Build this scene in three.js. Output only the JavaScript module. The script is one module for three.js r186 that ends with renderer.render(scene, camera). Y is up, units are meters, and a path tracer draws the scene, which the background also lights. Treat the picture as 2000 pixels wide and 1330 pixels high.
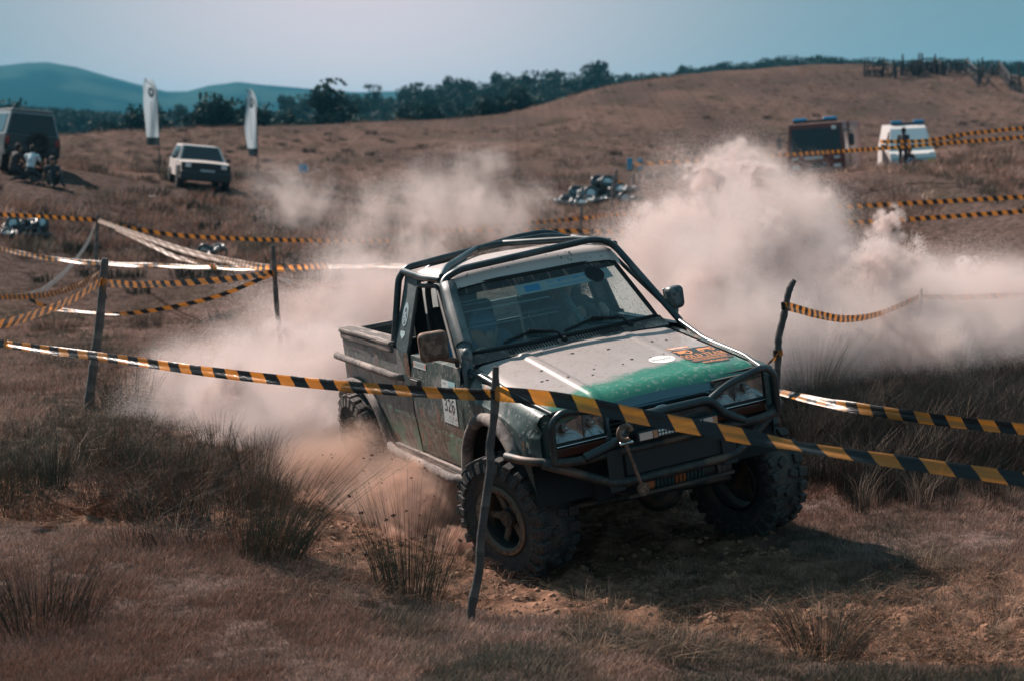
import * as THREE from 'three';
import { mergeGeometries } from 'three/addons/utils/BufferGeometryUtils.js';
import { RoundedBoxGeometry } from 'three/addons/geometries/RoundedBoxGeometry.js';
import { MarchingCubes } from 'three/addons/objects/MarchingCubes.js';

// ---------------------------------------------------------------- camera, sky, sun, exposure
const EYE = 2.83, FPX = 3370, TILT = Math.atan(415 / FPX);
const scene = new THREE.Scene();
const camera = new THREE.PerspectiveCamera(2 * Math.atan(665 / FPX) * 180 / Math.PI, 2000 / 1330, 0.3, 9000);
camera.position.set(0, EYE, 0); camera.rotation.x = -TILT;
camera.focus = 11.4; camera.userData.fStop = 2.4;
const renderer = new THREE.WebGLRenderer({ antialias: true });
renderer.setSize(1024, 680); renderer.toneMapping = THREE.LinearToneMapping; renderer.toneMappingExposure = 1.9;
renderer.shadowMap.enabled = true;
const SUNDIR = new THREE.Vector3(-0.513, 0.643, -0.569).normalize();
const sun = new THREE.DirectionalLight(new THREE.Color(1, 0.85, 0.77), 4.4);
sun.position.copy(SUNDIR).multiplyScalar(60).add(new THREE.Vector3(0, 0, -14)); sun.target.position.set(0, 0, -14);
sun.castShadow = true; sun.shadow.radius = 1.2; sun.shadow.mapSize.set(4096, 4096);
Object.assign(sun.shadow.camera, { left: -40, right: 40, top: 30, bottom: -30, near: 1, far: 200 });
scene.add(sun, sun.target);
scene.fog = new THREE.FogExp2(new THREE.Color(0.13, 0.5, 0.72), 0.00014);

// ---------------------------------------------------------------- noise and small helpers
const { clamp, lerp, smoothstep } = THREE.MathUtils, sst = (x, a, b) => smoothstep(x, a, b);
function rng(s) { return () => { s = (s + 0x6d2b79f5) | 0; let t = Math.imul(s ^ (s >>> 15), 1 | s); t = (t + Math.imul(t ^ (t >>> 7), 61 | t)) ^ t; return ((t ^ (t >>> 14)) >>> 0) / 4294967296; }; }
const h2 = (x, y) => { let n = Math.imul(x | 0, 374761393) + Math.imul(y | 0, 668265263); n = Math.imul(n ^ (n >>> 13), 1274126177); return ((n ^ (n >>> 16)) >>> 0) / 4294967296; };
function vn(x, y) { const i = Math.floor(x), j = Math.floor(y), u = x - i, v = y - j, a = u * u * (3 - 2 * u), b = v * v * (3 - 2 * v);
  return lerp(lerp(h2(i, j), h2(i + 1, j), a), lerp(h2(i, j + 1), h2(i + 1, j + 1), a), b); }
function fbm(x, y, o = 4) { let s = 0, a = 0.5, t = 0; for (let k = 0; k < o; k++) { s += a * vn(x, y); t += a; x = x * 2.03 + 17.1; y = y * 2.03 + 9.7; a *= 0.5; } return s / t; }
const enc = (c) => Math.round(255 * (c <= 0.0031308 ? c * 12.92 : 1.055 * Math.pow(clamp(c, 0, 1), 1 / 2.4) - 0.055));
function colorTex(w, h, fn, rep = true) {               // fn(u, v) -> linear rgb
  const d = new Uint8Array(w * h * 4);
  for (let y = 0; y < h; y++) for (let x = 0; x < w; x++) { const c = fn((x + 0.5) / w, (y + 0.5) / h), o = (y * w + x) * 4; d[o] = enc(c[0]); d[o + 1] = enc(c[1]); d[o + 2] = enc(c[2]); d[o + 3] = 255; }
  const t = new THREE.DataTexture(d, w, h); t.colorSpace = THREE.SRGBColorSpace; t.magFilter = THREE.LinearFilter; t.minFilter = THREE.LinearFilter;
  if (rep) t.wrapS = t.wrapT = THREE.RepeatWrapping; t.needsUpdate = true; return t;
}
function grayTex(w, h, fn, rep = true) {
  const d = new Uint8Array(w * h * 4);
  for (let y = 0; y < h; y++) for (let x = 0; x < w; x++) { const c = Math.round(255 * clamp(fn((x + 0.5) / w, (y + 0.5) / h), 0, 1)), o = (y * w + x) * 4; d[o] = d[o + 1] = d[o + 2] = c; d[o + 3] = 255; }
  const t = new THREE.DataTexture(d, w, h); t.magFilter = THREE.LinearFilter; t.minFilter = THREE.LinearFilter; if (rep) t.wrapS = t.wrapT = THREE.RepeatWrapping; t.needsUpdate = true; return t;
}
function tnoise(u, v, n, o = 4, s = 0) { // tileable fbm on the unit square
  let r = 0, a = 0.5, t = 0; for (let k = 0; k < o; k++) { const N = n << k, x = u * N, y = v * N, i = Math.floor(x), j = Math.floor(y), p = x - i, q = y - j, e = p * p * (3 - 2 * p), f = q * q * (3 - 2 * q), m = (a2) => ((a2 % N) + N) % N;
    r += a * lerp(lerp(h2(m(i) + s, m(j) + 31 * k), h2(m(i + 1) + s, m(j) + 31 * k), e), lerp(h2(m(i) + s, m(j + 1) + 31 * k), h2(m(i + 1) + s, m(j + 1) + 31 * k), e), f); t += a; a *= 0.5; } return r / t;
}
const mix3 = (a, b, t) => [lerp(a[0], b[0], t), lerp(a[1], b[1], t), lerp(a[2], b[2], t)];
const V = (x, y, z) => new THREE.Vector3(x, y, z);
const std = (c, rough = 0.8, metal = 0, more = {}) => new THREE.MeshStandardMaterial({ color: Array.isArray(c) ? new THREE.Color().setRGB(...c) : c, roughness: rough, metalness: metal, side: THREE.DoubleSide, ...more });
const phy = (c, rough, metal, more = {}) => new THREE.MeshPhysicalMaterial({ color: Array.isArray(c) ? new THREE.Color().setRGB(...c) : c, roughness: rough, metalness: metal, side: THREE.DoubleSide, ...more });
const CT = Math.cos(TILT), ST = Math.sin(TILT);
function at(u, v, D) {                                  // a point D metres ahead, seen at pixel (u, v) of the 2000 x 1330 photograph
  const x = (u - 1000) / FPX, y = (665 - v) / FPX, ry = CT * y - ST, rz = ST * y + CT; return V(x / rz * D, EYE + ry / rz * D, -D);
}
const used = {};
function numbered(n) { const k = used[n] = (used[n] ?? -1) + 1; return k ? n + '_' + String(k).padStart(3, '0') : n; }
function tag(o, label, category, group, kind) { if (label) o.userData.label = label; if (category) o.userData.category = category; if (group) o.userData.group = group; if (kind) o.userData.kind = kind; return o; }
function clean(g) { if (g.index) g = g.toNonIndexed(); for (const k of Object.keys(g.attributes)) if (!['position', 'normal', 'uv'].includes(k)) g.deleteAttribute(k);
  if (!g.attributes.normal) g.computeVertexNormals(); if (!g.attributes.uv) g.setAttribute('uv', new THREE.BufferAttribute(new Float32Array(g.attributes.position.count * 2), 2)); return g; }
function mesh(name, gs, m, parent) {
  const list = [].concat(gs); const g = list.length === 1 ? list[0] : mergeGeometries(list.map(clean));
  const o = new THREE.Mesh(g, m); o.castShadow = o.receiveShadow = true; o.name = parent ? name : numbered(name); (parent || scene).add(o); return o;
}
function thing(name, label, category, pos = V(0, 0, 0), turn = 0, group) { const o = new THREE.Group(); o.name = numbered(name); o.position.copy(pos); o.rotation.y = turn; scene.add(o); return tag(o, label, category, group); }
function copy(src, label) { const c = src.clone(); c.name = numbered(src.name.replace(/_\d{3}$/, '')); c.userData = { ...src.userData }; if (label) c.userData.label = label; scene.add(c); return c; }
const box = (w, h, d, x = 0, y = 0, z = 0, rx = 0, ry = 0, rz = 0) => { const g = new THREE.BoxGeometry(w, h, d); g.rotateX(rx); g.rotateY(ry); g.rotateZ(rz); return g.translate(x, y, z); };
const rbox = (w, h, d, r, x = 0, y = 0, z = 0, rx = 0, ry = 0, rz = 0) => { const g = new RoundedBoxGeometry(w, h, d, 3, r); g.rotateX(rx); g.rotateY(ry); g.rotateZ(rz); return g.translate(x, y, z); };
const cyl = (r0, r1, h, n = 16, axis = 'y', x = 0, y = 0, z = 0) => { const g = new THREE.CylinderGeometry(r0, r1, h, n); if (axis === 'x') g.rotateZ(Math.PI / 2); if (axis === 'z') g.rotateX(Math.PI / 2); return g.translate(x, y, z); };
const ball = (r, x, y, z, sx = 1, sy = 1, sz = 1) => new THREE.SphereGeometry(r, 18, 12).scale(sx, sy, sz).translate(x, y, z);
function tube(pts, r, bend = 0.06, seg = 10, rr) {      // a round bar through points with rounded corners; rr(t) scales its radius
  const P = pts.map((p) => (p.isVector3 ? p : V(...p))), out = [P[0]];
  for (let i = 1; i < P.length - 1; i++) {
    const a = P[i].clone().sub(P[i - 1]), b = P[i + 1].clone().sub(P[i]), k = Math.min(bend, a.length() * 0.45, b.length() * 0.45); a.normalize(); b.normalize();
    const s = P[i].clone().addScaledVector(a, -k), e = P[i].clone().addScaledVector(b, k);
    for (let q = 0; q <= 5; q++) { const t = q / 5; out.push(s.clone().multiplyScalar((1 - t) * (1 - t)).addScaledVector(P[i], 2 * t * (1 - t)).addScaledVector(e, t * t)); }
  }
  out.push(P[P.length - 1]);
  return sweep(out, r, seg, rr);
}
function sweep(pts, r, seg = 8, rr) {
  const n = pts.length, pos = [], uv = [], idx = [], T = [], L = [0]; for (let i = 1; i < n; i++) L.push(L[i - 1] + pts[i].distanceTo(pts[i - 1]));
  for (let i = 0; i < n; i++) T.push(pts[Math.min(i + 1, n - 1)].clone().sub(pts[Math.max(i - 1, 0)]).normalize());
  let N = Math.abs(T[0].y) < 0.9 ? V(0, 1, 0) : V(1, 0, 0); N.sub(T[0].clone().multiplyScalar(N.dot(T[0]))).normalize();
  for (let i = 0; i < n; i++) { N = N.clone().sub(T[i].clone().multiplyScalar(N.dot(T[i]))).normalize(); const B = T[i].clone().cross(N), R = r * (rr ? rr(L[i] / L[n - 1], i) : 1);
    for (let k = 0; k <= seg; k++) { const a = k / seg * 2 * Math.PI, c = Math.cos(a) * R, s = Math.sin(a) * R; pos.push(pts[i].x + N.x * c + B.x * s, pts[i].y + N.y * c + B.y * s, pts[i].z + N.z * c + B.z * s); uv.push(L[i], k / seg * 6.28 * r); } }
  for (let i = 0; i < n - 1; i++) for (let k = 0; k < seg; k++) { const a = i * (seg + 1) + k, b = a + seg + 1; idx.push(a, a + 1, b, a + 1, b + 1, b); }
  for (const [i, f] of [[0, 1], [n - 1, 0]]) { const c = pos.length / 3; pos.push(pts[i].x, pts[i].y, pts[i].z); uv.push(0, 0); for (let k = 0; k < seg; k++) { const a = i * (seg + 1) + k; f ? idx.push(c, a + 1, a) : idx.push(c, a, a + 1); } }
  return build(pos, idx, uv);
}
function build(pos, idx, uv, smooth = true) { const g = new THREE.BufferGeometry(); g.setAttribute('position', new THREE.Float32BufferAttribute(pos, 3)); if (uv) g.setAttribute('uv', new THREE.Float32BufferAttribute(uv, 2)); if (idx) g.setIndex(idx); g.computeVertexNormals(); return g; }
function patch(us, vs, fn, uvfn) {                      // a surface through fn(u, v) for every u of us and v of vs
  if (typeof us === 'number') us = Array.from({ length: us + 1 }, (_, i) => i / us); if (typeof vs === 'number') vs = Array.from({ length: vs + 1 }, (_, i) => i / vs);
  const pos = [], uv = [], idx = [], n = vs.length;
  for (const u of us) for (const v of vs) { const p = fn(u, v); pos.push(p[0], p[1], p[2]); uv.push(...(uvfn ? uvfn(p, u, v) : [u, v])); }
  for (let i = 0; i < us.length - 1; i++) for (let j = 0; j < n - 1; j++) { const a = i * n + j, b = a + n; idx.push(a, b, a + 1, a + 1, b, b + 1); }
  return build(pos, idx, uv);
}
const range = (a, b, n) => Array.from({ length: n + 1 }, (_, i) => lerp(a, b, i / n));

// ---------------------------------------------------------------- sky
{
  const W = 512, H = 256, d = new Float32Array(W * H * 4), az = Math.atan2(-0.16, -1);   // a bright haze low in the direction of view, towards the sun
  const g = V(-0.09, 0.055, -1).normalize(), s = SUNDIR;
  for (let y = 0; y < H; y++) for (let x = 0; x < W; x++) {
    const el = ((y + 0.5) / H - 0.5) * Math.PI, a = ((x + 0.5) / W - 0.5) * 2 * Math.PI, v = V(Math.cos(a) * Math.cos(el), Math.sin(el), Math.sin(a) * Math.cos(el));
    const up = Math.max(0, Math.sin(el)), k = Math.exp(-(Math.acos(clamp(v.dot(g), -1, 1)) ** 2) / (2 * 0.135 ** 2)), k2 = Math.exp(-Math.acos(clamp(v.dot(s), -1, 1)) / 0.5);
    let c = mix3([0.105, 0.19, 0.222], [0.12, 0.235, 0.3], 1 - Math.exp(-up * 5.5));
    c = [c[0] + 0.37 * k + 0.08 * k2, c[1] + 0.23 * k + 0.08 * k2, c[2] + 0.225 * k + 0.075 * k2];
    const o = (y * W + x) * 4; d[o] = c[0]; d[o + 1] = c[1]; d[o + 2] = c[2]; d[o + 3] = 1;
  }
  for (let i = 0; i < d.length; i++) if (i % 4 < 3) d[i] *= 2.7;
  const t = new THREE.DataTexture(d, W, H, THREE.RGBAFormat, THREE.FloatType); t.mapping = THREE.EquirectangularReflectionMapping; t.magFilter = t.minFilter = THREE.LinearFilter; t.needsUpdate = true;
  scene.background = t; scene.environment = t; scene.environmentIntensity = 0.28; scene.backgroundIntensity = 0.28;
}

// ---------------------------------------------------------------- terrain
const ANCH = [[1000, 1330, 7.7], [0, 1330, 7.7], [2000, 1330, 7.8], [0, 1180, 9], [915, 1240, 9], [500, 1200, 8.9], [300, 1040, 10.8], [0, 1000, 11.3], [600, 1085, 10.25], [1300, 1240, 8.95], [1700, 1180, 9.6], [2000, 1130, 10.1],
  [1031, 1117, 10.95], [1467, 1040, 11.57], [746, 957, 13.6], [1110, 900, 14.2], [700, 1020, 11.9], [1690, 1085, 10.7], [1600, 960, 12.6], [1950, 960, 11.9], [1750, 795, 16], [1950, 755, 17.5], [1800, 735, 19], [1600, 728, 20],
  [172, 797, 16], [30, 800, 15.8], [400, 870, 13.8], [330, 700, 20], [545, 700, 21], [700, 660, 23], [1500, 640, 26], [1900, 580, 32], [187, 510, 45], [30, 530, 42], [400, 480, 50], [700, 500, 48], [1000, 480, 54], [1500, 480, 55], [1900, 450, 52],
  [30, 332, 62], [110, 334, 62], [380, 350, 70], [310, 345, 72], [500, 356, 75], [592, 362, 95], [700, 395, 75], [900, 375, 85], [1180, 402, 75], [1240, 385, 78], [1500, 352, 64], [1600, 342, 66], [1700, 334, 67], [1790, 325, 68], [1610, 363, 77], [1775, 345, 79], [1960, 300, 80], [1600, 300, 105], [1800, 285, 108],
  [0, 288, 124], [100, 280, 128], [330, 268, 132], [500, 260, 138], [750, 250, 145], [1000, 228, 155], [1120, 196, 160], [1250, 164, 170], [1400, 147, 178], [1500, 140, 180], [1680, 133, 185], [1850, 150, 180], [1990, 180, 170], [1750, 240, 140], [1450, 240, 140], [1200, 290, 120], [1960, 240, 140]]
  .map(([u, v, D]) => { const p = at(u, v, D); return [p.x / D, Math.log(D), p.y]; });
const tps = (() => { // thin-plate spline through the anchors over (bearing, log distance)
  const n = ANCH.length, SX = 3.2, ph = (dx, dy) => { const r = dx * dx * SX * SX + dy * dy; return r > 1e-9 ? r * Math.log(r) : 0; }, A = [], N = n + 3;
  for (let i = 0; i < n; i++) { A.push([...ANCH.map((q, j) => ph(ANCH[i][0] - q[0], ANCH[i][1] - q[1]) + (i === j ? 0.004 : 0)), 1, ANCH[i][0], ANCH[i][1], ANCH[i][2]]); }
  for (let k = 0; k < 3; k++) A.push([...ANCH.map((q) => (k ? q[k - 1] : 1)), 0, 0, 0, 0]);
  for (let c = 0; c < N; c++) { let p = c; for (let r = c; r < N; r++) if (Math.abs(A[r][c]) > Math.abs(A[p][c])) p = r; [A[c], A[p]] = [A[p], A[c]];
    for (let r = 0; r < N; r++) if (r !== c) { const f = A[r][c] / A[c][c]; if (f) for (let k = c; k <= N; k++) A[r][k] -= f * A[c][k]; } }
  const w = A.map((r, i) => r[N] / r[i]);
  return (a, l) => { let s = w[n] + w[n + 1] * a + w[n + 2] * l; for (let i = 0; i < n; i++) s += w[i] * ph(a - ANCH[i][0], l - ANCH[i][1]); return s; };
})();
const BANK = [[-6, 11.4], [-2.2, 10.6], [-1.2, 10.0], [-0.5, 9.45], [0.0, 9.2], [0.8, 8.85], [1.6, 8.3], [2.4, 7.7], [6, 6]];
const bankD = (x) => { let i = 0; while (i < BANK.length - 2 && x > BANK[i + 1][0]) i++; const [a, b] = [BANK[i], BANK[i + 1]]; return lerp(a[1], b[1], clamp((x - a[0]) / (b[0] - a[0]), 0, 1)) + 0.16 * (fbm(x * 2.1, 3.3, 3) - 0.5) * 2; };
const trackness = (x, D) => { // bare churned soil along the way the truck drives and below the bank
  const b = D - bankD(x); let t = sst(b, -0.1, 0.15) * (1 - sst(b, 1.0 + Math.max(0, x) * 0.5, 2.0 + Math.max(0, x) * 0.4)) * 0.9;
  const c = 0.62 * (12.5 - D) * -1; t = Math.max(t, (1 - sst(Math.abs(x - (0.2 - (D - 11.3) * 0.42)), 1.1, 2.0)) * sst(b, 0, 0.3) * (1 - sst(D, 30, 45)));
  return t * (1 - sst(Math.abs(x), 3.6, 5)); };
const RIDGE = [[-2, 135], [-0.3, 136], [-0.15, 144], [0, 158], [0.06, 172], [0.12, 186], [0.2, 194], [0.3, 190], [2, 190]];
const lin = (T, x) => { let i = 0; while (i < T.length - 2 && x > T[i + 1][0]) i++; const [a, b] = [T[i], T[i + 1]]; return lerp(a[1], b[1], clamp((x - a[0]) / (b[0] - a[0]), 0, 1)); };
const av = (u) => (u - 1000) / FPX, dv = (v) => (250 - v) / FPX;
// wooded slope behind the field and the far blue mountains: how high (as slope above the eye) at each bearing
const WOOD = [[-1, 0], [av(0), dv(216)], [av(200), dv(228)], [av(440), dv(238)], [av(620), dv(221)], [av(800), dv(201)], [av(1000), dv(184)], [av(1150), dv(176)], [av(1400), dv(139)], [av(1550), dv(128)], [av(1700), dv(134)], [1, .03]];
const MOUNT = [[-1, dv(150)], [av(-60), dv(140)], [av(0), dv(131)], [av(60), dv(125)], [av(100), dv(123)], [av(160), dv(133)], [av(220), dv(150)], [av(280), dv(164)], [av(330), dv(177)], [av(372), dv(176)], [av(410), dv(166)], [av(470), dv(159)], [av(520), dv(166)], [av(600), dv(172)], [av(700), dv(180)], [av(900), dv(178)], [1, dv(170)]];
function hBase(x, z) {
  const D = Math.max(-z, 0.01), a = clamp(x / Math.max(D, 4), -0.42, 0.42), l = Math.log(clamp(D, 7, 205));
  let y = tps(a, l);
  if (D < 7.6 || z > 0) y = lerp(y, 1.22, sst(8.2 - (z > 0 ? -z : D), 0.5, 6.5));
  const R = lin(RIDGE, a);
  if (D > R - 4) { const w = sst(D, R - 4, R + 70), vy = -6 + 2 * fbm(x * 0.01, z * 0.01);
    y = lerp(y, vy, w);
    y += sst(D, 240, 520) * (EYE + lin(WOOD, a) * 520 - 7 + 6) * (1 - sst(D, 560, 1300) * 0.75) * (0.95 + 0.1 * fbm(x * 0.012, z * 0.012));
    y += sst(D, 1300, 2700) * (lin(MOUNT, a) * 2700 + 6 * fbm(x * 0.006, z * 0.004, 4)) * (1 - 0.6 * sst(D, 2800, 4200)); }
  return y;
}
function ground(x, z) {
  const D = -z; let y = hBase(x, z);
  if (D > 2 && D < 60) {
    const b = D - bankD(x), k = 1 - sst(D, 20, 60); y += 0.07 * (1 - sst(b, -0.12, 0.14)) * (1 - sst(Math.abs(x), 3, 5)) * sst(D, 5, 7.5) - 0.05 * sst(b, -0.1, 0.15) * (1 - sst(b, 0.5, 1.4)) * (1 - sst(Math.abs(x), 3, 5));
    const t = trackness(x, D); y += k * (0.05 * (fbm(x * 1.3, z * 1.3, 3) - 0.5) + (0.025 + 0.11 * t) * (fbm(x * 5.2 + 5, z * 5.2, 3) - 0.5) + 0.035 * t * (fbm(x * 19, z * 19, 2) - 0.5));
  } else if (D >= 60) y += 0.5 * Math.min(1, D / 140) * (fbm(x * 0.09, z * 0.09, 4) - 0.5) + 0.16 * (fbm(x * 0.5, z * 0.5, 3) - 0.5);
  return y;
}
const pick = (u, v, D0 = 6.5) => { let D = D0, p; while (D < 400) { p = at(u, v, D); const g = ground(p.x, p.z); if (p.y <= g) break; D += Math.max(0.01, (p.y - g) * 0.5); } p.y = ground(p.x, p.z); return p; };   // where the sight line meets the ground
const onGround = (u, v, D) => { const p = at(u, v, D); p.y = ground(p.x, p.z); return p; };
{
  const A = [], Ds = [];   // bearings (fine ahead, coarse round the back) and distances of the sheet
  for (let i = 0; i <= 300; i++) A.push(lerp(-0.40, 0.40, i / 300)); for (let a = 0.42; a <= Math.PI; a += 0.06 + (a - 0.4) * 0.12) { A.push(a); A.unshift(-a); } A.push(Math.PI); A.unshift(-Math.PI);
  let D = 0.4; while (D < 6) { Ds.push(D); D *= 1.35; } D = 6.6; while (D < 18) { Ds.push(D); D += 0.03 + (D - 6.6) * 0.004; } while (D < 240) { Ds.push(D); D *= 1.014; } while (D < 6500) { Ds.push(D); D *= 1.045; }
  const pos = [], col = [], uv = [], idx = [], n = Ds.length;
  for (const a of A) for (const r of Ds) {
    const x = Math.sin(a) * r, z = -Math.cos(a) * r, y = ground(x, z), d = -z; pos.push(x, y, z); uv.push(x, z);
    let c = mix3([0.1, 0.071, 0.062], [0.148, 0.097, 0.08], sst(fbm(x * 0.12 + 3, z * 0.07, 4), 0.35, 0.68)); c = mix3(c, [0.075, 0.06, 0.045], 0.7 * sst(fbm(x * 0.55, z * 0.3 + 7, 4), 0.52, 0.75));
    const t = d > 0 && d < 60 ? trackness(x, d) : 0; c = mix3(c, mix3([0.17, 0.092, 0.062], [0.22, 0.125, 0.085], fbm(x * 3, z * 3, 3)), t * 0.9);
    const R = d > 0 ? lin(RIDGE, clamp(x / d, -.4, .4)) : 205;
    
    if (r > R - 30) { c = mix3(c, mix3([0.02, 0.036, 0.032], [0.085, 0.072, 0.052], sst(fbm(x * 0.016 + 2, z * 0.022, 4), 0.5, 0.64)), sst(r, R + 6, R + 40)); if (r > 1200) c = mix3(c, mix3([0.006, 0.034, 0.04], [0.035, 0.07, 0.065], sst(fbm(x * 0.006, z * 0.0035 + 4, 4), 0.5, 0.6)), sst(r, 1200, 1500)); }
    col.push(...c);
  }
  for (let i = 0; i < A.length - 1; i++) for (let j = 0; j < n - 1; j++) { const a = i * n + j, b = a + n; idx.push(a, b, a + 1, a + 1, b, b + 1); }
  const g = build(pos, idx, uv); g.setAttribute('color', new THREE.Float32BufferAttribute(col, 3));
  const m = colorTex(512, 512, (u, v) => { const a = tnoise(u, v, 24, 4), b = tnoise(u, v, 90, 2, 77), k = 0.62 + 0.75 * (a - 0.5) * 1.6 + 0.5 * (b - 0.5); return [0.85 * k, 0.85 * k, 0.85 * k]; });
  m.repeat.set(0.33, 0.33);
  const bm = grayTex(512, 512, (u, v) => tnoise(u, v, 40, 4, 9)); bm.repeat.set(0.33, 0.33);
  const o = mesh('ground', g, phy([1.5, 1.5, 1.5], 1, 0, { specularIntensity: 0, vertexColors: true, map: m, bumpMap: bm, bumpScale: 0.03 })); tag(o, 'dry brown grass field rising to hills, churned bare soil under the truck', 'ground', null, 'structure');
}
// ---------------------------------------------------------------- the truck (x to the picture's right, y up, z forward from the front axle)
const TRUCK = new THREE.Matrix4().set(0.9109, -0.1387, 0.3887, 0.8, 0.1406, 0.9898, 0.0236, 0.175, -0.388, 0.0332, 0.921, -11.33, 0, 0, 0, 1);
const truck = thing('pickup_truck', 'muddy green chopped off-road pickup with roll cage, kicking up dust behind the tape', 'pickup truck');
{ const q = new THREE.Quaternion(), s = V(1, 1, 1), p = V(0, 0, 0); TRUCK.decompose(p, q, s); truck.position.copy(p); truck.quaternion.copy(q); }
const TM = {};
const GREEN = [0.005, 0.16, 0.095], DARK = [0.012, 0.03, 0.032], DUST_SHEEN = [0.32, 0.27, 0.25], MUD = [0.13, 0.08, 0.056];
{
  // side of the body, u along z from -3.2 to 0.8, v along y from 0.35 to 1.35: paint, dried dust, splashed mud
  const sideCol = (z, y, s) => {
    let c = mix3(DARK, [0.02, 0.055, 0.05], fbm(z * 2 + s, y * 2, 3));
    const wob = 0.25 * fbm(z * 3 + s, y * 3 + 5, 3), streak = fbm((z + 0.35 * y + wob) * 8 + s, (y - wob) * 6.5, 5), fine = fbm(z * 60 + s, y * 46, 2), run = fbm((z + wob) * 30 + s, (y + wob) * 4.5, 4);
    const rear = sst(-z, 1.1, 2.0);
    c = mix3(c, [0.15, 0.152, 0.147], clamp(0.85 * sst(streak + 0.22 * rear - 0.35 * sst(z, 0.12, 0.5), 0.46, 0.7) + 0.35 * sst(run, 0.58, 0.72) + 0.25 * sst(fine, 0.55, 0.75), 0, 0.92));
    const low = 0.86 + 0.1 * z * 0.6 + 0.32 * (fbm(z * 3.1 + 4 + s, y * 2, 3) - 0.5), mudm = sst(low - y, -0.02, 0.12) * (z < -0.45 ? 1 : sst(fbm(z * 6, y * 6, 3), 0.5, 0.62) * 0.7);
    const diag = fbm((z + y * 0.9) * 22 + s, (y - z * 0.4) * 5, 3);
    c = mix3(c, mix3(MUD, [0.18, 0.16, 0.125], sst(diag, 0.4, 0.62)), mudm * (0.55 + 0.45 * sst(fine, 0.3, 0.6)));
    c = mix3(c, [0.1, 0.2, 0.14], 0.75 * mudm * sst(fbm(z * 4 + 8, y * 5, 3), 0.52, 0.62));
    c = mix3(c, [0.25, 0.085, 0.04], 0.6 * sst(fbm(z * 11 + 30 + s, y * 5, 4), 0.69, 0.74));
    c = mix3(c, [0.12, 0.34, 0.24], 0.8 * sst(fbm(z * 14, y * 90 + 4, 2), 0.5, 0.62) * (1 - sst(Math.abs(y - 0.725 + 0.035 * (z + 1.3)), 0.006, 0.02)) * (z < -0.45 && z > -2.1 ? 1 : 0));
    if (fine > 0.78) c = mix3(c, [0.35, 0.31, 0.28], 0.6); return c;
  };
  const sideUV = (p) => [(p[2] + 3.2) / 4, (p[1] - 0.35) / 1.0]; TM.sideUV = sideUV;
  TM.side = phy([1, 1, 1], 0.55, 0.1, { map: colorTex(1536, 384, (u, v) => sideCol(u * 4 - 3.2, v + 0.35, 0), false), clearcoat: 0.25, clearcoatRoughness: 0.35, bumpMap: grayTex(1024, 256, (u, v) => fbm(u * 110, v * 32, 5), false), bumpScale: 0.003 });
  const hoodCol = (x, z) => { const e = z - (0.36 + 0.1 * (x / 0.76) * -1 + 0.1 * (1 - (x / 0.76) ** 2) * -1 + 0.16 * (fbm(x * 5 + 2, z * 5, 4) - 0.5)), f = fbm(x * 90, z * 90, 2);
    let c = mix3(DUST_SHEEN, [0.39, 0.335, 0.315], fbm(x * 9, z * 2.2, 4)); c = mix3(c, [0.25, 0.2, 0.17], 0.5 * sst(fbm(x * 40, z * 40, 3), 0.62, 0.75));  // hood beige: settled dust with the sky's grazing reflection painted in
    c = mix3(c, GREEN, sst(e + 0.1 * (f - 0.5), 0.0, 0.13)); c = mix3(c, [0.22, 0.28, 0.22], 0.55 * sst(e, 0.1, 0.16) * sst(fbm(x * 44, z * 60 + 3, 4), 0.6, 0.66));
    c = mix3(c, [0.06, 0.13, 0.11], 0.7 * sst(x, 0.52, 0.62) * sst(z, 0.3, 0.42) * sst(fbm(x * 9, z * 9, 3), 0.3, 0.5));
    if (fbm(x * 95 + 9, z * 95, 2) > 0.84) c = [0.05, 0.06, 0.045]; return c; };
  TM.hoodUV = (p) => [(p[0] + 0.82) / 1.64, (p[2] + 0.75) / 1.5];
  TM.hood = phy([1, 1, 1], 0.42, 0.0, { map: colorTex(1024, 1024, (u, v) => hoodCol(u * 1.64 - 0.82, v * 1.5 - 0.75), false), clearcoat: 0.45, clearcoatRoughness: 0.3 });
  TM.roofUV = (p) => [(p[0] + 0.75) / 1.5, (p[2] + 2) / 1.2];
  TM.roof = phy([1, 1, 1], 0.45, 0.0, { map: colorTex(512, 512, (u, v) => { const x = u * 1.5, z = v * 1.2; let c = mix3([0.42, 0.355, 0.325], [0.5, 0.43, 0.4], fbm(x * 3, z * 3)); c = mix3(c, [0.1, 0.2, 0.15], 0.7 * sst(Math.abs(x - 0.75) + 0.12 * fbm(x * 20, z * 20, 3), 0.71, 0.76)); if (fbm(x * 50 + 3, z * 50, 2) > 0.82) c = [0.06, 0.07, 0.05]; return c; }, false), clearcoat: 0.3, clearcoatRoughness: 0.35 });  // pale roof colour holds dust plus a painted sky reflection, green towards the edges
  const dirty = (base, dust, k, s) => colorTex(256, 256, (u, v) => mix3(base, dust, k * sst(tnoise(u, v, 6, 5, s), 0.42, 0.7) + 0.35 * k * (tnoise(u, v, 60, 2, s) > 0.66 ? 1 : 0)));
  TM.cage = phy([1, 1, 1], 0.34, 0.3, { map: dirty([0.012, 0.025, 0.03], [0.09, 0.1, 0.1], 0.5, 3), clearcoat: 0.25, clearcoatRoughness: 0.3 });
  TM.steel = std([1, 1, 1], 0.55, 0.2, { map: dirty([0.02, 0.028, 0.03], [0.14, 0.09, 0.065], 0.75, 5) });
  TM.muddySteel = std([1, 1, 1], 0.8, 0.0, { map: dirty([0.07, 0.06, 0.055], [0.3, 0.24, 0.21], 0.95, 7) });
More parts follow.
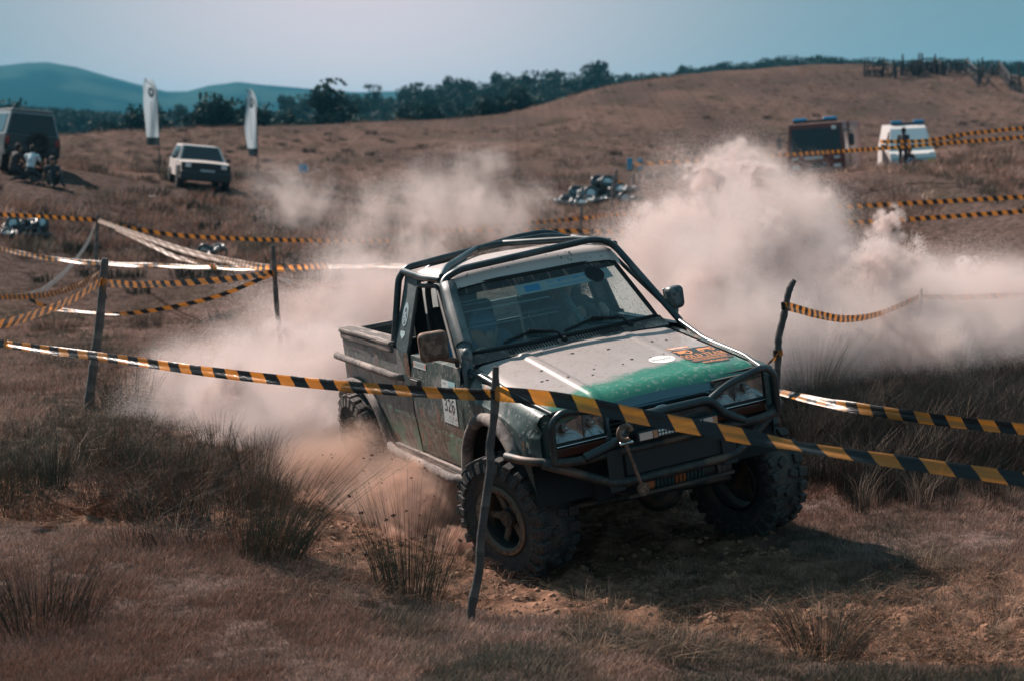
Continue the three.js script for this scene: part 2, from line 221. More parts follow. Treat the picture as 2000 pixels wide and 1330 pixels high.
  TM.plastic = std([1, 1, 1], 0.6, 0, { map: dirty([0.014, 0.02, 0.024], [0.1, 0.085, 0.075], 0.5, 11) });
  TM.snorkel = std([1, 1, 1], 0.5, 0, { map: dirty([0.03, 0.05, 0.055], [0.13, 0.15, 0.15], 0.7, 13) });
  TM.black = std([0.008, 0.011, 0.013], 0.85); TM.dark = std([0.016, 0.02, 0.023], 0.7);
  TM.rubber = std([1, 1, 1], 0.82, 0, { map: dirty([0.02, 0.025, 0.028], [0.12, 0.085, 0.065], 0.55, 17) });
  TM.rubberDust = std([1, 1, 1], 0.9, 0, { map: dirty([0.045, 0.045, 0.045], [0.28, 0.22, 0.19], 0.9, 19) });
  TM.rim = std([1, 1, 1], 0.7, 0.1, { map: dirty([0.1, 0.08, 0.06], [0.24, 0.17, 0.115], 0.8, 23) }); TM.rust = std([1, 1, 1], 0.75, 0.2, { map: dirty([0.1, 0.06, 0.045], [0.27, 0.17, 0.12], 0.8, 29) });
  TM.chrome = std([0.55, 0.6, 0.62], 0.18, 1); TM.glass = phy([0.74, 0.9, 0.9], 0.03, 0, { transmission: 1, thickness: 0, ior: 1.5 });
  TM.lens = phy([0.93, 0.97, 0.97], 0.06, 0, { transmission: 1, thickness: 0 }); TM.grilleTrim = phy([0.03, 0.09, 0.12], 0.22, 0.2, { clearcoat: 1, clearcoatRoughness: 0.08 });
}
const both = (fn) => [-1, 1].forEach(fn);
const hw = (z) => lerp(0.735, 0.762, (z + 0.52) / 1.14), hy = (z) => lerp(1.19, 1.035, (z + 0.52) / 1.14);
const bodyX = (y) => (y > 1.2 ? lerp(0.862, 0.69, clamp((y - 1.2) / 0.52, 0, 1)) : y > 1.0 ? lerp(0.888, 0.862, (y - 1) / 0.2) : y > 0.74 ? lerp(0.895, 0.888, (y - 0.74) / 0.26) : lerp(0.868, 0.886, clamp((y - 0.42) / 0.3, 0, 1)));
const arch = (z, c, cy, a, b) => (Math.abs(z - c) < a ? cy + b * Math.sqrt(Math.max(0, 1 - ((z - c) / a) ** 2)) : -1);
const archZ = (c, a, n = 22) => Array.from({ length: n + 1 }, (_, i) => c - a * Math.cos(i / n * Math.PI)).map((z, i, q) => (i === 0 ? z + 1e-4 : i === n ? z - 1e-4 : z));
{
  // fenders
  const zs = [...range(-0.5, -0.46, 2), ...range(-0.49, 0, 0).slice(1), ...archZ(0.02, 0.52), ...range(0.545, 0.67, 4)].filter((z, i, q) => i === 0 || z > q[i - 1]);
  const yb = (z) => { const a = arch(z, 0.02, 0.4, 0.52, 0.53); return a > 0 ? a : z < 0 ? 0.45 : 0.71; };
  both((s) => {
    const sec = (z) => { const k = z > 0.4 ? 0.05 * ((z - 0.4) / 0.27) ** 2 : 0, top = hy(z), b = yb(z), f = (x) => x - k, L = [[hw(z) + 0.006, top - 0.004], [hw(z) + 0.03, top + 0.002], [hw(z) + 0.06, top - 0.012], [lerp(hw(z) + 0.06, 0.868, 0.6), top - 0.05], [f(0.868), top - 0.11]];
      const y0 = top - 0.11; for (let i = 1; i <= 8; i++) { const y = lerp(y0, b, i / 8); L.push([f(bodyX(y)), y]); } return L; };
    const n = sec(0).length - 1;
    mesh('fender', patch(zs, range(0, n, n), (z, j) => { const p = sec(z)[Math.round(j)]; return [s * p[0], p[1], z]; }, TM.sideUV), TM.side, truck);
  });
  // doors
  both((s) => { const zs2 = range(-1.492, -0.508, 16), door = mesh('door', [patch(zs2, range(0, 1, 14), (z, t) => { const y = lerp(0.455, 1.2, t); return [s * (bodyX(y) - (y < 0.5 ? 0.03 * (0.5 - y) / 0.05 : 0) + 0.006 * Math.exp(-(((y - 0.735) / 0.012) ** 2))), y, z]; }, TM.sideUV), patch(zs2, 1, (z, t) => [s * lerp(0.862, 0.79, t), lerp(1.2, 1.205, t), z], TM.sideUV)], TM.side, truck);
    mesh('door_handle', [rbox(0.014, 0.036, 0.15, 0.006, s * 0.899, 1.02, -1.39), box(0.006, 0.06, 0.19, s * 0.889, 1.015, -1.39)], TM.plastic, door);
    // window frame of the door: sill, slanted front post, top rail, rear post
    mesh('window_frame', [tube([[s * 0.86, 1.205, -1.55], [s * 0.705, 1.675, -1.55], [s * 0.69, 1.69, -1.2], [s * 0.855, 1.215, -0.56]], 0.016, 0.03, 8)], TM.plastic, door); });
  // side of the bed with its arch, rear end cut up
  const zr = [-3.08, -3.06, -3.0, ...archZ(-2.77, 0.61).filter((z) => z > -2.98), -2.12, -2.0, -1.85, -1.7, -1.56, -1.5];
  const ybr = (z) => { const a = arch(z, -2.77, 0.36, 0.61, 0.5); return a > 0 ? a : 0.45; };
  both((s) => { const q = mesh('bed_side', [patch(zr, range(0, 1, 12), (z, t) => { const top = z < -1.83 ? 1.235 - 0.0 * z : 1.215, y = lerp(Math.max(ybr(z), z < -2.95 ? 0.66 : 0), top, t); const dent = z > -1.85 && z < -1.5 ? 0.02 * Math.sin((z + 1.7) * 26) * sst(y, 0.85, 1.1) : 0; return [s * (bodyX(Math.min(y, 1.2)) + 0.004 - dent + (y > 1.12 ? 0.012 : 0)), y, z]; }, TM.sideUV),
    patch([-3.08, -1.86], 1, (z, t) => [s * 0.76, lerp(0.72, 1.235, t), z], TM.sideUV), patch([0, 1], 3, (u, t) => [s * lerp(0.76, 0.885, u), lerp(0.68, 1.235, t), -3.081], TM.sideUV)], TM.side, truck);
    mesh('bed_rail', [rbox(0.15, 0.035, 1.26, 0.014, s * 0.83, 1.253, -2.47), rbox(0.03, 0.06, 1.24, 0.012, s * 0.885, 1.215, -2.46)], TM.muddySteel, truck);
    mesh('rub_rail', tube([[s * 0.93, 1.045, -3.16], [s * 0.93, 1.03, -1.72], [s * 0.885, 1.02, -1.66]], 0.028, 0.04, 12), TM.muddySteel, truck); });
  mesh('tailgate', [rbox(1.5, 0.5, 0.04, 0.012, 0, 0.98, -3.06), rbox(1.52, 0.04, 0.05, 0.012, 0, 1.235, -3.06)], TM.muddySteel, truck);
  mesh('bed_floor', [box(1.52, 0.03, 1.2, 0, 0.72, -2.46)], TM.muddySteel, truck);
  // rear posts of the cab with the badge, cab roof, rear wall
  both((s) => { const p = mesh('cab_post', [patch(range(-1.85, -1.575, 4), range(0, 1, 8), (z, t) => { const y = lerp(1.2, 1.735, t); return [s * (bodyX(y) + 0.004), y, z]; }, TM.sideUV), patch([0, 1], 8, (u, t) => { const y = lerp(1.2, 1.735, t); return [s * (bodyX(y) - 0.025 * u), y, -1.575]; }, TM.sideUV)], TM.snorkel, truck);
    if (s < 0) { const cv = document.createElement('canvas'); cv.width = 128; cv.height = 256; const c = cv.getContext('2d'); c.clearRect(0, 0, 128, 256); c.fillStyle = '#8fa4aa'; c.beginPath(); c.ellipse(64, 88, 46, 78, 0, 0, 7); c.fill(); c.fillStyle = '#3b4e54'; c.beginPath(); c.ellipse(64, 100, 34, 56, 0, 0, 7); c.fill(); c.strokeStyle = '#9db2b8'; c.lineWidth = 6; for (const k of [0, 1, 2, 3]) { c.beginPath(); c.arc(64 + (k % 2 ? 8 : -8), 70 + k * 24, 20, k, k + 4); c.stroke(); } c.fillStyle = '#9fb3b8'; c.fillRect(26, 196, 78, 26); c.beginPath(); c.moveTo(26, 222); c.lineTo(65, 250); c.lineTo(104, 222); c.fill(); c.fillStyle = '#46585e'; c.font = 'bold 16px sans-serif'; c.fillText('4 x 4', 44, 215);
      const t = new THREE.CanvasTexture(cv); t.colorSpace = THREE.SRGBColorSpace; t.magFilter = THREE.LinearFilter;
      mesh('badge_sticker', patch(range(-1.79, -1.635, 2), range(0, 1, 6), (z, k) => { const y = lerp(1.285, 1.56, k); return [-(bodyX(y) + 0.0075), y, z]; }, (q, u, v) => [(u + 1.79) / 0.155, v]), std([1, 1, 1], 0.6, 0, { map: t, transparent: true, alphaTest: 0.5 }), p); } });
  const roofY = (x, z) => 1.772 + 0.028 * (1 - (x / 0.66) ** 2) - 0.02 * ((z + 1.45) / 0.4) ** 2;
  mesh('roof', patch(range(-1.86, -1.02, 20), range(-1, 1, 28), (z, k) => { const e = Math.abs(k), x = k * 0.675, drop = e > 0.86 ? 0.055 * ((e - 0.86) / 0.14) ** 2 : 0, fr = z > -1.12 ? 0.085 * ((z + 1.12) / 0.1) ** 2 : 0, bk = z < -1.78 ? 0.05 * ((-1.78 - z) / 0.08) ** 2 : 0; return [x, roofY(x, z) - drop - fr - bk, z]; }, TM.roofUV), TM.roof, truck);
  mesh('roof_lining', patch(range(-1.84, -1.06, 4), range(-0.64, 0.64, 6), (z, x) => [x, 1.735, z]), TM.black, truck);
  mesh('cab_back', [box(1.72, 0.85, 0.03, 0, 0.84, -1.86), box(1.3, 0.08, 0.03, 0, 1.7, -1.86), box(0.1, 0.42, 0.03, -0.63, 1.46, -1.86), box(0.1, 0.42, 0.03, 0.63, 1.46, -1.86)], TM.dark, truck);
  mesh('rear_window', patch([-0.64, 0.64], [1.265, 1.65], (x, y) => [x, y, -1.855]), TM.glass, truck);
  // hood
  const hoodP = (x, z) => { const w = hw(z) - 0.004, k = x / w, r = Math.abs(Math.abs(x) - 0.39); let y = hy(z) + 0.03 * (1 - k * k) + (x < 0 ? 0.011 : 0.005) * (1 - sst(r, 0.012, 0.05)); const e = z > 0.5 ? 0.06 * ((z - 0.5) / 0.14) ** 2.2 : 0; if (Math.abs(k) > 0.95) y -= 0.01 * ((Math.abs(k) - 0.95) / 0.05) ** 2; return y - e; }; TM.hoodP = hoodP;
  const xs = [...range(-1, -0.62, 8), ...range(-0.6, -0.42, 14), ...range(-0.4, 0.4, 12), ...range(0.42, 0.6, 14), ...range(0.62, 1, 8)];
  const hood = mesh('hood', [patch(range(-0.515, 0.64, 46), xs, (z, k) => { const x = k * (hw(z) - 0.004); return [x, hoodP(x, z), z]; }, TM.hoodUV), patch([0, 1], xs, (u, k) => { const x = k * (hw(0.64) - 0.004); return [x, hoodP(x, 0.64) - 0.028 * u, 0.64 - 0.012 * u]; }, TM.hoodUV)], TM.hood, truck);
  { // stickers on the hood: the team board, the oval, a strip above it
    const decal = (name, cv, x0, x1, z0, z1, lift) => { const t = new THREE.CanvasTexture(cv); t.colorSpace = THREE.SRGBColorSpace; t.magFilter = THREE.LinearFilter; mesh(name, patch(range(0, 1, 14), range(0, 1, 14), (u, v) => { const x = lerp(x0, x1, u), z = lerp(z1, z0, v); return [x, hoodP(x, z) + lift, z]; }, (p, u, v) => [u, v]), std([1, 1, 1], 0.55, 0, { map: t, alphaTest: 0.5, transparent: true }), hood); };
    const mk = (w, h) => { const cv = document.createElement('canvas'); cv.width = w; cv.height = h; return [cv, cv.getContext('2d')]; };
    let [cv, c] = mk(512, 400); c.fillStyle = '#1d2a2c'; c.beginPath(); c.moveTo(20, 30); for (const p of [[60, 10], [180, 26], [300, 6], [470, 14], [500, 90], [508, 280], [480, 330], [400, 338], [380, 390], [120, 392], [104, 340], [20, 330], [4, 250], [10, 120]]) c.lineTo(...p); c.fill();
    const OR = '#d88a55'; c.fillStyle = OR; c.fillRect(30, 40, 120, 22); c.fillRect(60, 62, 140, 40); c.beginPath(); c.arc(170, 82, 44, 0, 7); c.fill(); c.fillRect(300, 40, 160, 34); c.beginPath(); c.arc(320, 88, 30, 0, 7); c.arc(440, 84, 32, 0, 7); c.fill(); c.fillStyle = '#1d2a2c'; c.beginPath(); c.arc(170, 86, 24, 0, 7); c.arc(322, 92, 15, 0, 7); c.arc(438, 88, 16, 0, 7); c.fill();
    c.fillStyle = OR; c.font = 'bold 100px serif'; c.textAlign = 'center'; c.save(); c.translate(256, 218); c.scale(0.8, 1); c.fillText('GOLD TEAM', 0, 0); c.restore(); c.fillRect(20, 232, 470, 10); c.font = 'bold 40px sans-serif'; c.save(); c.translate(256, 286); c.scale(0.66, 1); c.fillText('SCULE SI ACCESORII OFF ROAD', 0, 0); c.restore(); c.fillRect(20, 294, 470, 5);
    c.font = 'bold 46px sans-serif'; c.save(); c.translate(250, 362); c.scale(0.66, 1); c.fillText('www.offroadgold.ro', 0, 0); c.restore();
    decal('team_sticker', cv, 0.4, 0.735, 0.06, 0.47, 0.002);
    [cv, c] = mk(256, 160); c.fillStyle = '#e6dcd8'; c.beginPath(); c.ellipse(128, 80, 122, 74, 0, 0, 7); c.fill(); c.fillStyle = '#53736f'; c.font = 'bold 48px sans-serif'; c.textAlign = 'center'; c.fillText('Mexpom', 128, 92); c.font = '20px sans-serif'; c.fillStyle = '#9aa7a2'; c.fillText('transporturi', 128, 46); c.fillText('service  auto', 128, 122); decal('oval_sticker', cv, 0.19, 0.375, 0.12, 0.3, 0.002);
    [cv, c] = mk(256, 64); c.fillStyle = '#cf9a80'; c.fillRect(0, 8, 256, 48); c.fillStyle = '#ead9d0'; c.font = 'bold 34px sans-serif'; c.textAlign = 'center'; c.fillText('OFF ROAD', 128, 44); decal('strip_sticker', cv, 0.42, 0.58, 0.0, 0.055, 0.002);
    const r = rng(5), fl = std([0.05, 0.06, 0.045], 0.9); for (let i = 0; i < 16; i++) { const x = lerp(-0.6, 0.62, r()), z = lerp(-0.45, 0.3, r()), s = 0.004 + 0.009 * r() * r(); const g = new THREE.IcosahedronGeometry(s, 1); const p = g.attributes.position; for (let k = 0; k < p.count; k++) { const q = h2(Math.round(p.getX(k) * 1e5), Math.round(p.getZ(k) * 1e5 + i * 77)); p.setXYZ(k, p.getX(k) * (0.9 + 1.9 * q * q), p.getY(k) * 0.35, p.getZ(k) * (0.7 + q)); } g.rotateY(r() * 6); g.translate(x, hoodP(x, z) + 0.003, z); g.computeVertexNormals(); mesh('mud_flake', g, fl, hood); }
  }
  // cowl with air slots, windscreen, its rubber, wipers
  const cowlP = (x, t) => [x, lerp(1.205, 1.262, t) + 0.012 * (1 - (x / 0.75) ** 2), lerp(-0.52, -0.635, t) - 0.02 * (x / 0.75) ** 2 * t];
  const cowl = mesh('cowl', patch(range(-0.745, 0.745, 20), 3, (x, t) => cowlP(x, t), (p) => [p[0], p[2]]), TM.muddySteel, truck);
  for (let i = 0; i < 34; i++) { const x = (i < 17 ? -0.46 + i * 0.022 : 0.04 + (i - 17) * 0.022), a = cowlP(x, 0.2), b = cowlP(x, 0.62); mesh('air_slot', box(0.009, 0.006, 0.062, x, (a[1] + b[1]) / 2 + 0.003, (a[2] + b[2]) / 2, 0.46), TM.black, cowl); }
  const WS = (x, t) => { const w = lerp(0.715, 0.615, t), X = x * w; return [X, lerp(1.262, 1.678, t), lerp(-0.628, -1.045, t) - 0.05 * (x * x - 0.6)]; };
  const ws = mesh('windscreen', patch(range(-1, 1, 12), 6, (x, t) => WS(x, t)), TM.glass, truck);
  const rim = []; for (let i = 0; i <= 12; i++) rim.push(V(...WS(-1 + i / 6, 1))); for (let i = 1; i <= 6; i++) rim.push(V(...WS(1, 1 - i / 6))); for (let i = 1; i <= 12; i++) rim.push(V(...WS(1 - i / 6, 0))); for (let i = 1; i <= 6; i++) rim.push(V(...WS(-1, i / 6)));
  mesh('windscreen_rubber', sweep(rim, 0.017, 8), TM.black, truck);
  mesh('windscreen_shade_band', patch(range(-0.985, 0.985, 12), [0.86, 0.99], (x, t) => { const p = WS(x, t); return [p[0], p[1] + 0.003, p[2] + 0.003]; }), std([1, 1, 1], 0.7, 0, { map: colorTex(512, 64, (u, v) => mix3([0.015, 0.022, 0.024], [0.12, 0.09, 0.075], sst(fbm(u * 40, v * 6, 4), 0.5, 0.75) + (fbm(u * 180, v * 24, 2) > 0.8 ? 0.6 : 0))) }), ws);
  { const cv = document.createElement('canvas'); cv.width = 768; cv.height = 96; const c = cv.getContext('2d'); c.fillStyle = '#73898a'; c.fillRect(0, 0, 768, 96); c.fillStyle = '#2a6f92'; c.fillRect(60, 22, 120, 58); c.font = 'bold italic 44px sans-serif'; for (let i = 0; i < 26; i++) c.fillRect(250 + i * 17, 12 + 5 * h2(i, 3), 6 + 9 * h2(i, 5), 14 + 14 * h2(i, 7)); c.font = 'bold 26px sans-serif'; c.fillText('Your business solutions', 250, 78); const t = new THREE.CanvasTexture(cv); t.colorSpace = THREE.SRGBColorSpace; t.magFilter = THREE.LinearFilter;
    mesh('sun_strip', patch(range(-0.32, 0.86, 12), [0.70, 0.865], (x, t2) => { const p = WS(x, t2); return [p[0], p[1] + 0.002, p[2] + 0.002]; }, (p, u, v) => [(u + 0.32) / 1.18, (v - 0.7) / 0.165]), std([1, 1, 1], 0.6, 0, { map: t }), ws); }
  mesh('round_sticker', patch(range(0, 1, 3), range(0, 2 * Math.PI, 20), (r, a) => { const p = WS(0.66 + 0.115 * r * Math.cos(a), 0.8 + 0.12 * r * Math.sin(a)); return [p[0], p[1] + 0.005, p[2] + 0.005]; }), TM.black, ws);
  { const tx = (() => { const W = 256, H = 128, d = new Uint8Array(W * H * 4); for (let y = 0; y < H; y++) for (let x = 0; x < W; x++) { const u = x / W, v = y / H, n = fbm(u * 14, v * 7, 4), f = fbm(u * 90, v * 45, 2), o = (y * W + x) * 4; d[o] = d[o + 1] = d[o + 2] = 255; d[o + 3] = Math.round(255 * clamp(0.06 + 0.16 * n + (f > 0.74 ? 0.3 : 0), 0, 1)); } const t = new THREE.DataTexture(d, W, H); t.magFilter = THREE.LinearFilter; t.needsUpdate = true; return t; })();
    mesh('dust_film', patch(range(-0.99, 0.99, 12), 6, (x, t) => { const p = WS(x, t * 0.98 + 0.01); return [p[0], p[1] + 0.0015, p[2] + 0.0015]; }), std([0.2, 0.32, 0.33], 0.9, 0, { map: tx, transparent: true }), ws); }
  for (const [a, b, e] of [[-0.07, 0.02, -0.66], [0.66, 0.04, -0.02]]) { // arm pivot, blade
    const P = (x, t, o) => { const q = WS(x, t); return V(q[0], q[1] + o * 0.7, q[2] + o * 0.7); }, base = P(a, -0.06, 0.012), w = mesh('wiper', [tube([base, P(a - 0.05, 0.05, 0.03), P(lerp(a, e, 0.55), 0.14, 0.035)], 0.009, 0.02, 8), ball(0.022, base.x, base.y, base.z)], TM.black, truck);
    mesh('blade', [tube([P(a - 0.06, 0.1, 0.012), P(lerp(a, e, 0.55), 0.14, 0.014), P(e, 0.06, 0.012)], 0.008, 0.05, 6)], TM.black, w); }
  // inside: dash, wheel, seats, firewall, floor, inner cage
  mesh('dashboard', [rbox(1.36, 0.2, 0.3, 0.05, 0, 1.14, -0.8), box(1.5, 0.75, 0.03, 0, 0.82, -0.56)], TM.dark, truck);
  mesh('steering_wheel', [new THREE.TorusGeometry(0.18, 0.016, 8, 28).rotateX(-0.45).translate(0.36, 1.24, -1.0), tube([[0.36, 1.24, -1.0], [0.36, 1.12, -0.82]], 0.02, 0, 8), box(0.3, 0.03, 0.02, 0.36, 1.24, -1.0, -0.45)], TM.black, truck);
  both((s) => mesh('seat', [rbox(0.5, 0.16, 0.5, 0.06, s * 0.36, 0.8, -1.4), rbox(0.5, 0.72, 0.14, 0.06, s * 0.36, 1.12, -1.66, -0.12), rbox(0.3, 0.2, 0.12, 0.05, s * 0.36, 1.5, -1.72)], TM.dark, truck));
  mesh('cab_floor', [box(1.66, 0.04, 1.36, 0, 0.47, -1.2)], TM.black, truck);
  mesh('inner_cage', [tube([[0.1, 1.72, -1.12], [0.235, 1.28, -0.86]], 0.024, 0, 10), tube([[-0.6, 0.6, -1.72], [-0.58, 1.68, -1.72], [0.58, 1.68, -1.72], [0.6, 0.6, -1.72]], 0.024, 0.1, 10), tube([[-0.12, 1.68, -1.73], [-0.42, 1.2, -1.75]], 0.022, 0, 8), tube([[0.4, 1.66, -1.73], [0.56, 1.2, -1.6]], 0.02, 0, 8)], TM.snorkel, truck);
  // outer roll cage
  const cage = mesh('roll_cage', [
    tube([[-0.84, 1.21, -0.47], [-0.695, 1.735, -1.08], [-0.57, 1.795, -1.05], [0.5, 1.835, -1.05], [0.655, 1.775, -1.08], [0.815, 1.22, -0.49]], 0.025, 0.09, 12), tube([[0.81, 1.22, -0.48], [0.795, 1.13, -0.15], [0.795, 1.06, 0.4], [0.745, 1.02, 0.68]], 0.018, 0.06, 10),
    tube([[-0.86, 1.19, -1.88], [-0.735, 1.72, -1.88], [-0.67, 1.785, -1.86], [0.0, 1.835, -1.86], [0.5, 1.83, -1.86], [0.66, 1.785, -1.86], [0.735, 1.72, -1.88], [0.86, 1.19, -1.88]], 0.026, 0.09, 12),
    tube([[-0.7, 1.765, -1.86], [-0.715, 1.745, -1.45], [-0.695, 1.74, -1.1]], 0.025, 0.05, 10), tube([[0.7, 1.785, -1.86], [0.71, 1.765, -1.45], [0.68, 1.765, -1.1]], 0.025, 0.05, 10),
    tube([[-0.68, 1.76, -1.1], [-0.56, 1.8, -1.3], [-0.1, 1.83, -1.86]], 0.025, 0.08, 10), tube([[0.64, 1.79, -1.1], [0.54, 1.82, -1.3], [0.12, 1.835, -1.86]], 0.025, 0.08, 10),
    tube([[-0.84, 1.21, -0.47], [-0.8, 1.15, -0.2], [-0.795, 1.085, 0.4], [-0.745, 1.02, 0.68]], 0.018, 0.06, 10)], TM.cage, truck);
  mesh('bed_hoop', tube([[-0.66, 1.24, -2.15], [-0.6, 1.6, -2.12], [-0.35, 1.76, -2.1], [0.3, 1.835, -2.1], [0.6, 1.84, -2.1], [0.78, 1.74, -2.1], [0.82, 1.24, -2.15]], 0.026, 0.12, 10), TM.cage, truck);
  mesh('snorkel', [tube([[-0.665, 1.695, -1.045], [-0.7, 1.58, -0.92], [-0.775, 1.33, -0.6]], 0.06, 0.08, 16), tube([[-0.775, 1.33, -0.6], [-0.8, 1.25, -0.52], [-0.83, 1.13, -0.44]], 0.055, 0.03, 14, (t) => 0.9 - 0.25 * t), ball(0.048, -0.825, 1.29, -0.44, 0.8, 1.15, 0.9), tube([[-0.825, 1.3, -0.44], [-0.86, 1.2, -0.42], [-0.87, 1.06, -0.4]], 0.03, 0.05, 10, (t) => 1.1 - 0.8 * t)], TM.snorkel, truck);
  both((s) => { const mx = s < 0 ? -0.985 : 0.862, m = mesh('mirror', [rbox(s < 0 ? 0.2 : 0.135, s < 0 ? 0.2 : 0.165, 0.1, 0.04, mx, 1.37, -0.62, 0, s * 0.25), tube([[s * 0.83, 1.24, -0.58], [mx, 1.3, -0.61]], 0.02, 0, 8)], s < 0 ? TM.rust : TM.snorkel, truck); mesh('mirror_glass', rbox(s < 0 ? 0.17 : 0.11, 0.14, 0.01, 0.004, mx - s * 0.012, 1.37, -0.672, 0, s * 0.25), TM.chrome, m); });
}
{
  // front face
  mesh('front_panel', [box(1.5, 0.36, 0.05, 0, 0.84, 0.585), box(1.2, 0.5, 1.0, 0, 0.72, 0.02)], TM.black, truck);
  const yF = 1.0;
  const g = mesh('grille', [patch(range(-0.4, 0.4, 6), [0, 1], (x, t) => [x, lerp(0.945, 0.998, t) + 0.014 * (1 - (x / 0.4) ** 2), lerp(0.665, 0.635, t)]), patch([-0.4, -0.37], [0, 1], (x, t) => [x, lerp(0.77, 0.97, t), 0.66]), patch([0.37, 0.4], [0, 1], (x, t) => [x, lerp(0.77, 0.97, t), 0.66]), tube([[-0.37, 0.78, 0.655], [-0.37, 0.945, 0.655], [0.37, 0.945, 0.655], [0.37, 0.78, 0.655], [-0.37, 0.78, 0.655]], 0.012, 0.06, 8)], TM.grilleTrim, truck);
  for (let i = 0; i < 5; i++) mesh('slat', rbox(0.72, 0.012, 0.035, 0.004, 0, 0.805 + i * 0.03, 0.632, -0.25), TM.dark, g);
  mesh('emblem', [new THREE.TorusGeometry(0.05, 0.007, 8, 28).scale(1.25, 0.8, 1).translate(0, 0.885, 0.668), new THREE.TorusGeometry(0.022, 0.006, 8, 20).scale(0.8, 1.5, 1).translate(0, 0.885, 0.668), new THREE.TorusGeometry(0.03, 0.006, 8, 20).scale(1.2, 0.5, 1).translate(0, 0.902, 0.668)], TM.chrome, g);
  both((s) => {
    const cx = s * 0.575, h = mesh('headlight', [patch([0, 1], range(0, 1, 6), (a, b) => { return [cx + (b - 0.5) * 0.36, 0.812 + a * 0.0, 0.6 + a * 0.06]; }), box(0.37, 0.012, 0.075, cx, 0.995, 0.62), box(0.37, 0.014, 0.085, cx, 0.818, 0.62), box(0.012, 0.165, 0.08, cx - 0.182, 0.905, 0.62), box(0.012, 0.165, 0.08, cx + 0.182, 0.905, 0.62), ], TM.dark, truck); mesh('bowl', box(0.37, 0.17, 0.01, cx, 0.905, 0.597), std([0.4, 0.4, 0.4], 0.4, 0.4), h);
    const refl = std([0.34, 0.36, 0.37], 0.24, 0.8);
    for (const [o, r] of [[s * 0.072, 0.103], [-s * 0.107, 0.07]]) { const rf = mesh('reflector', patch(range(-1, 1, 10), range(-1, 1, 8), (a, b) => [cx + o + r * a, 0.907 + 0.078 * b, 0.606 + 0.045 * Math.pow(Math.max(Math.abs(a), Math.abs(b)), 2.2) + 0.003 * Math.sin(a * 7 + b * 2) + 0.002 * Math.sin(b * 8 + a)]), refl, h); mesh('bulb', [cyl(0.02, 0.026, 0.03, 12, 'z', cx + o, 0.907, 0.622), ball(0.018, cx + o, 0.907, 0.637)], refl, rf); }
    mesh('lens', patch(range(-0.178, 0.178, 8), [0.826, 0.988], (x, y) => [cx + x, y, 0.664 - 0.02 * Math.max(0, s * x / 0.178) ** 2]), TM.lens, h);
    mesh('trim_strip', tube([[cx - 0.18, 0.808, 0.668], [cx + 0.18, 0.808, 0.666]], 0.004, 0, 6), TM.chrome, h);
    const t = mesh('turn_signal', rbox(0.37, 0.055, 0.04, 0.008, cx, 0.765, 0.632), phy([0.09, 0.022, 0.012], 0.3, 0, { clearcoat: 0.5 }), truck);
    mesh('corner_panel', patch(range(0, 1, 6), range(0.7, 1.02, 4), (a, y) => [s * lerp(0.757, 0.83, Math.sin(a * 1.57)), y, 0.66 + 0.012 - 0.06 * (1 - Math.cos(a * 1.57))], TM.sideUV), TM.side, truck);
  });
  // tube bumper, hoops, skid
  const Z = 0.8;
  const b = mesh('front_bumper', [tube([[-0.98, 0.77, 0.42], [-0.93, 0.755, 0.62], [-0.72, 0.725, Z - 0.02], [0.66, 0.725, Z], [0.86, 0.75, 0.66], [0.95, 0.77, 0.45]], 0.027, 0.1, 12),
    tube([[-0.86, 0.735, 0.7], [-0.46, 0.545, Z], [-0.36, 0.53, Z], [0.3, 0.53, Z], [0.42, 0.545, Z], [0.8, 0.735, 0.7]], 0.029, 0.06, 12)], TM.steel, truck); mesh('skid_plate', rbox(0.7, 0.2, 0.05, 0.01, 0, 0.66, Z - 0.03), TM.dark, b); for (const x of [-0.43, 0.37]) mesh('side_plate', box(0.1, 0.26, 0.012, x, 0.62, Z + 0.01), TM.dark, b);
  const bb = mesh('bull_bar', [tube([[-0.62, 0.74, Z], [-0.34, 0.8, Z], [-0.27, 0.925, Z + 0.02], [0.27, 0.925, Z + 0.02], [0.36, 0.82, Z + 0.01], [0.5, 0.74, Z]], 0.03, 0.05, 12), rbox(0.6, 0.12, 0.03, 0.008, 0, 0.86, Z - 0.02)], TM.cage, truck);
  both((s) => mesh('headlight_hoop', tube([[s * 0.27, 0.925, Z + 0.02], [s * 0.42, 0.995, Z + 0.01], [s * 0.71, 1.045, Z - 0.03], [s * 0.79, 0.985, Z - 0.05], [s * 0.795, 0.73, Z - 0.06]], 0.0225, 0.11, 12), TM.cage, truck));
  const led = mesh('light_bar', [rbox(0.56, 0.062, 0.05, 0.01, 0, 0.805, Z + 0.045)], TM.dark, truck);
  const cell = std([0.62, 0.62, 0.6], 0.25, 0.5), amb = std([0.5, 0.24, 0.14], 0.4);
  mesh('end_lamp', [box(0.09, 0.046, 0.006, -0.225, 0.805, Z + 0.071)], cell, led); mesh('end_lamp', [box(0.09, 0.046, 0.006, 0.225, 0.805, Z + 0.071)], cell, led); mesh('amber_cell', [box(0.03, 0.046, 0.007, -0.16, 0.805, Z + 0.071)], amb, led); mesh('amber_cell', [box(0.03, 0.046, 0.007, 0.262, 0.805, Z + 0.072)], amb, led);
  for (let i = 0; i < 14; i++) for (let j = 0; j < 2; j++) mesh('lamp_cell', new THREE.SphereGeometry(0.0105, 8, 6).scale(1, 1, 0.5).translate(-0.13 + i * 0.0225, 0.794 + j * 0.022, Z + 0.07), cell, led);
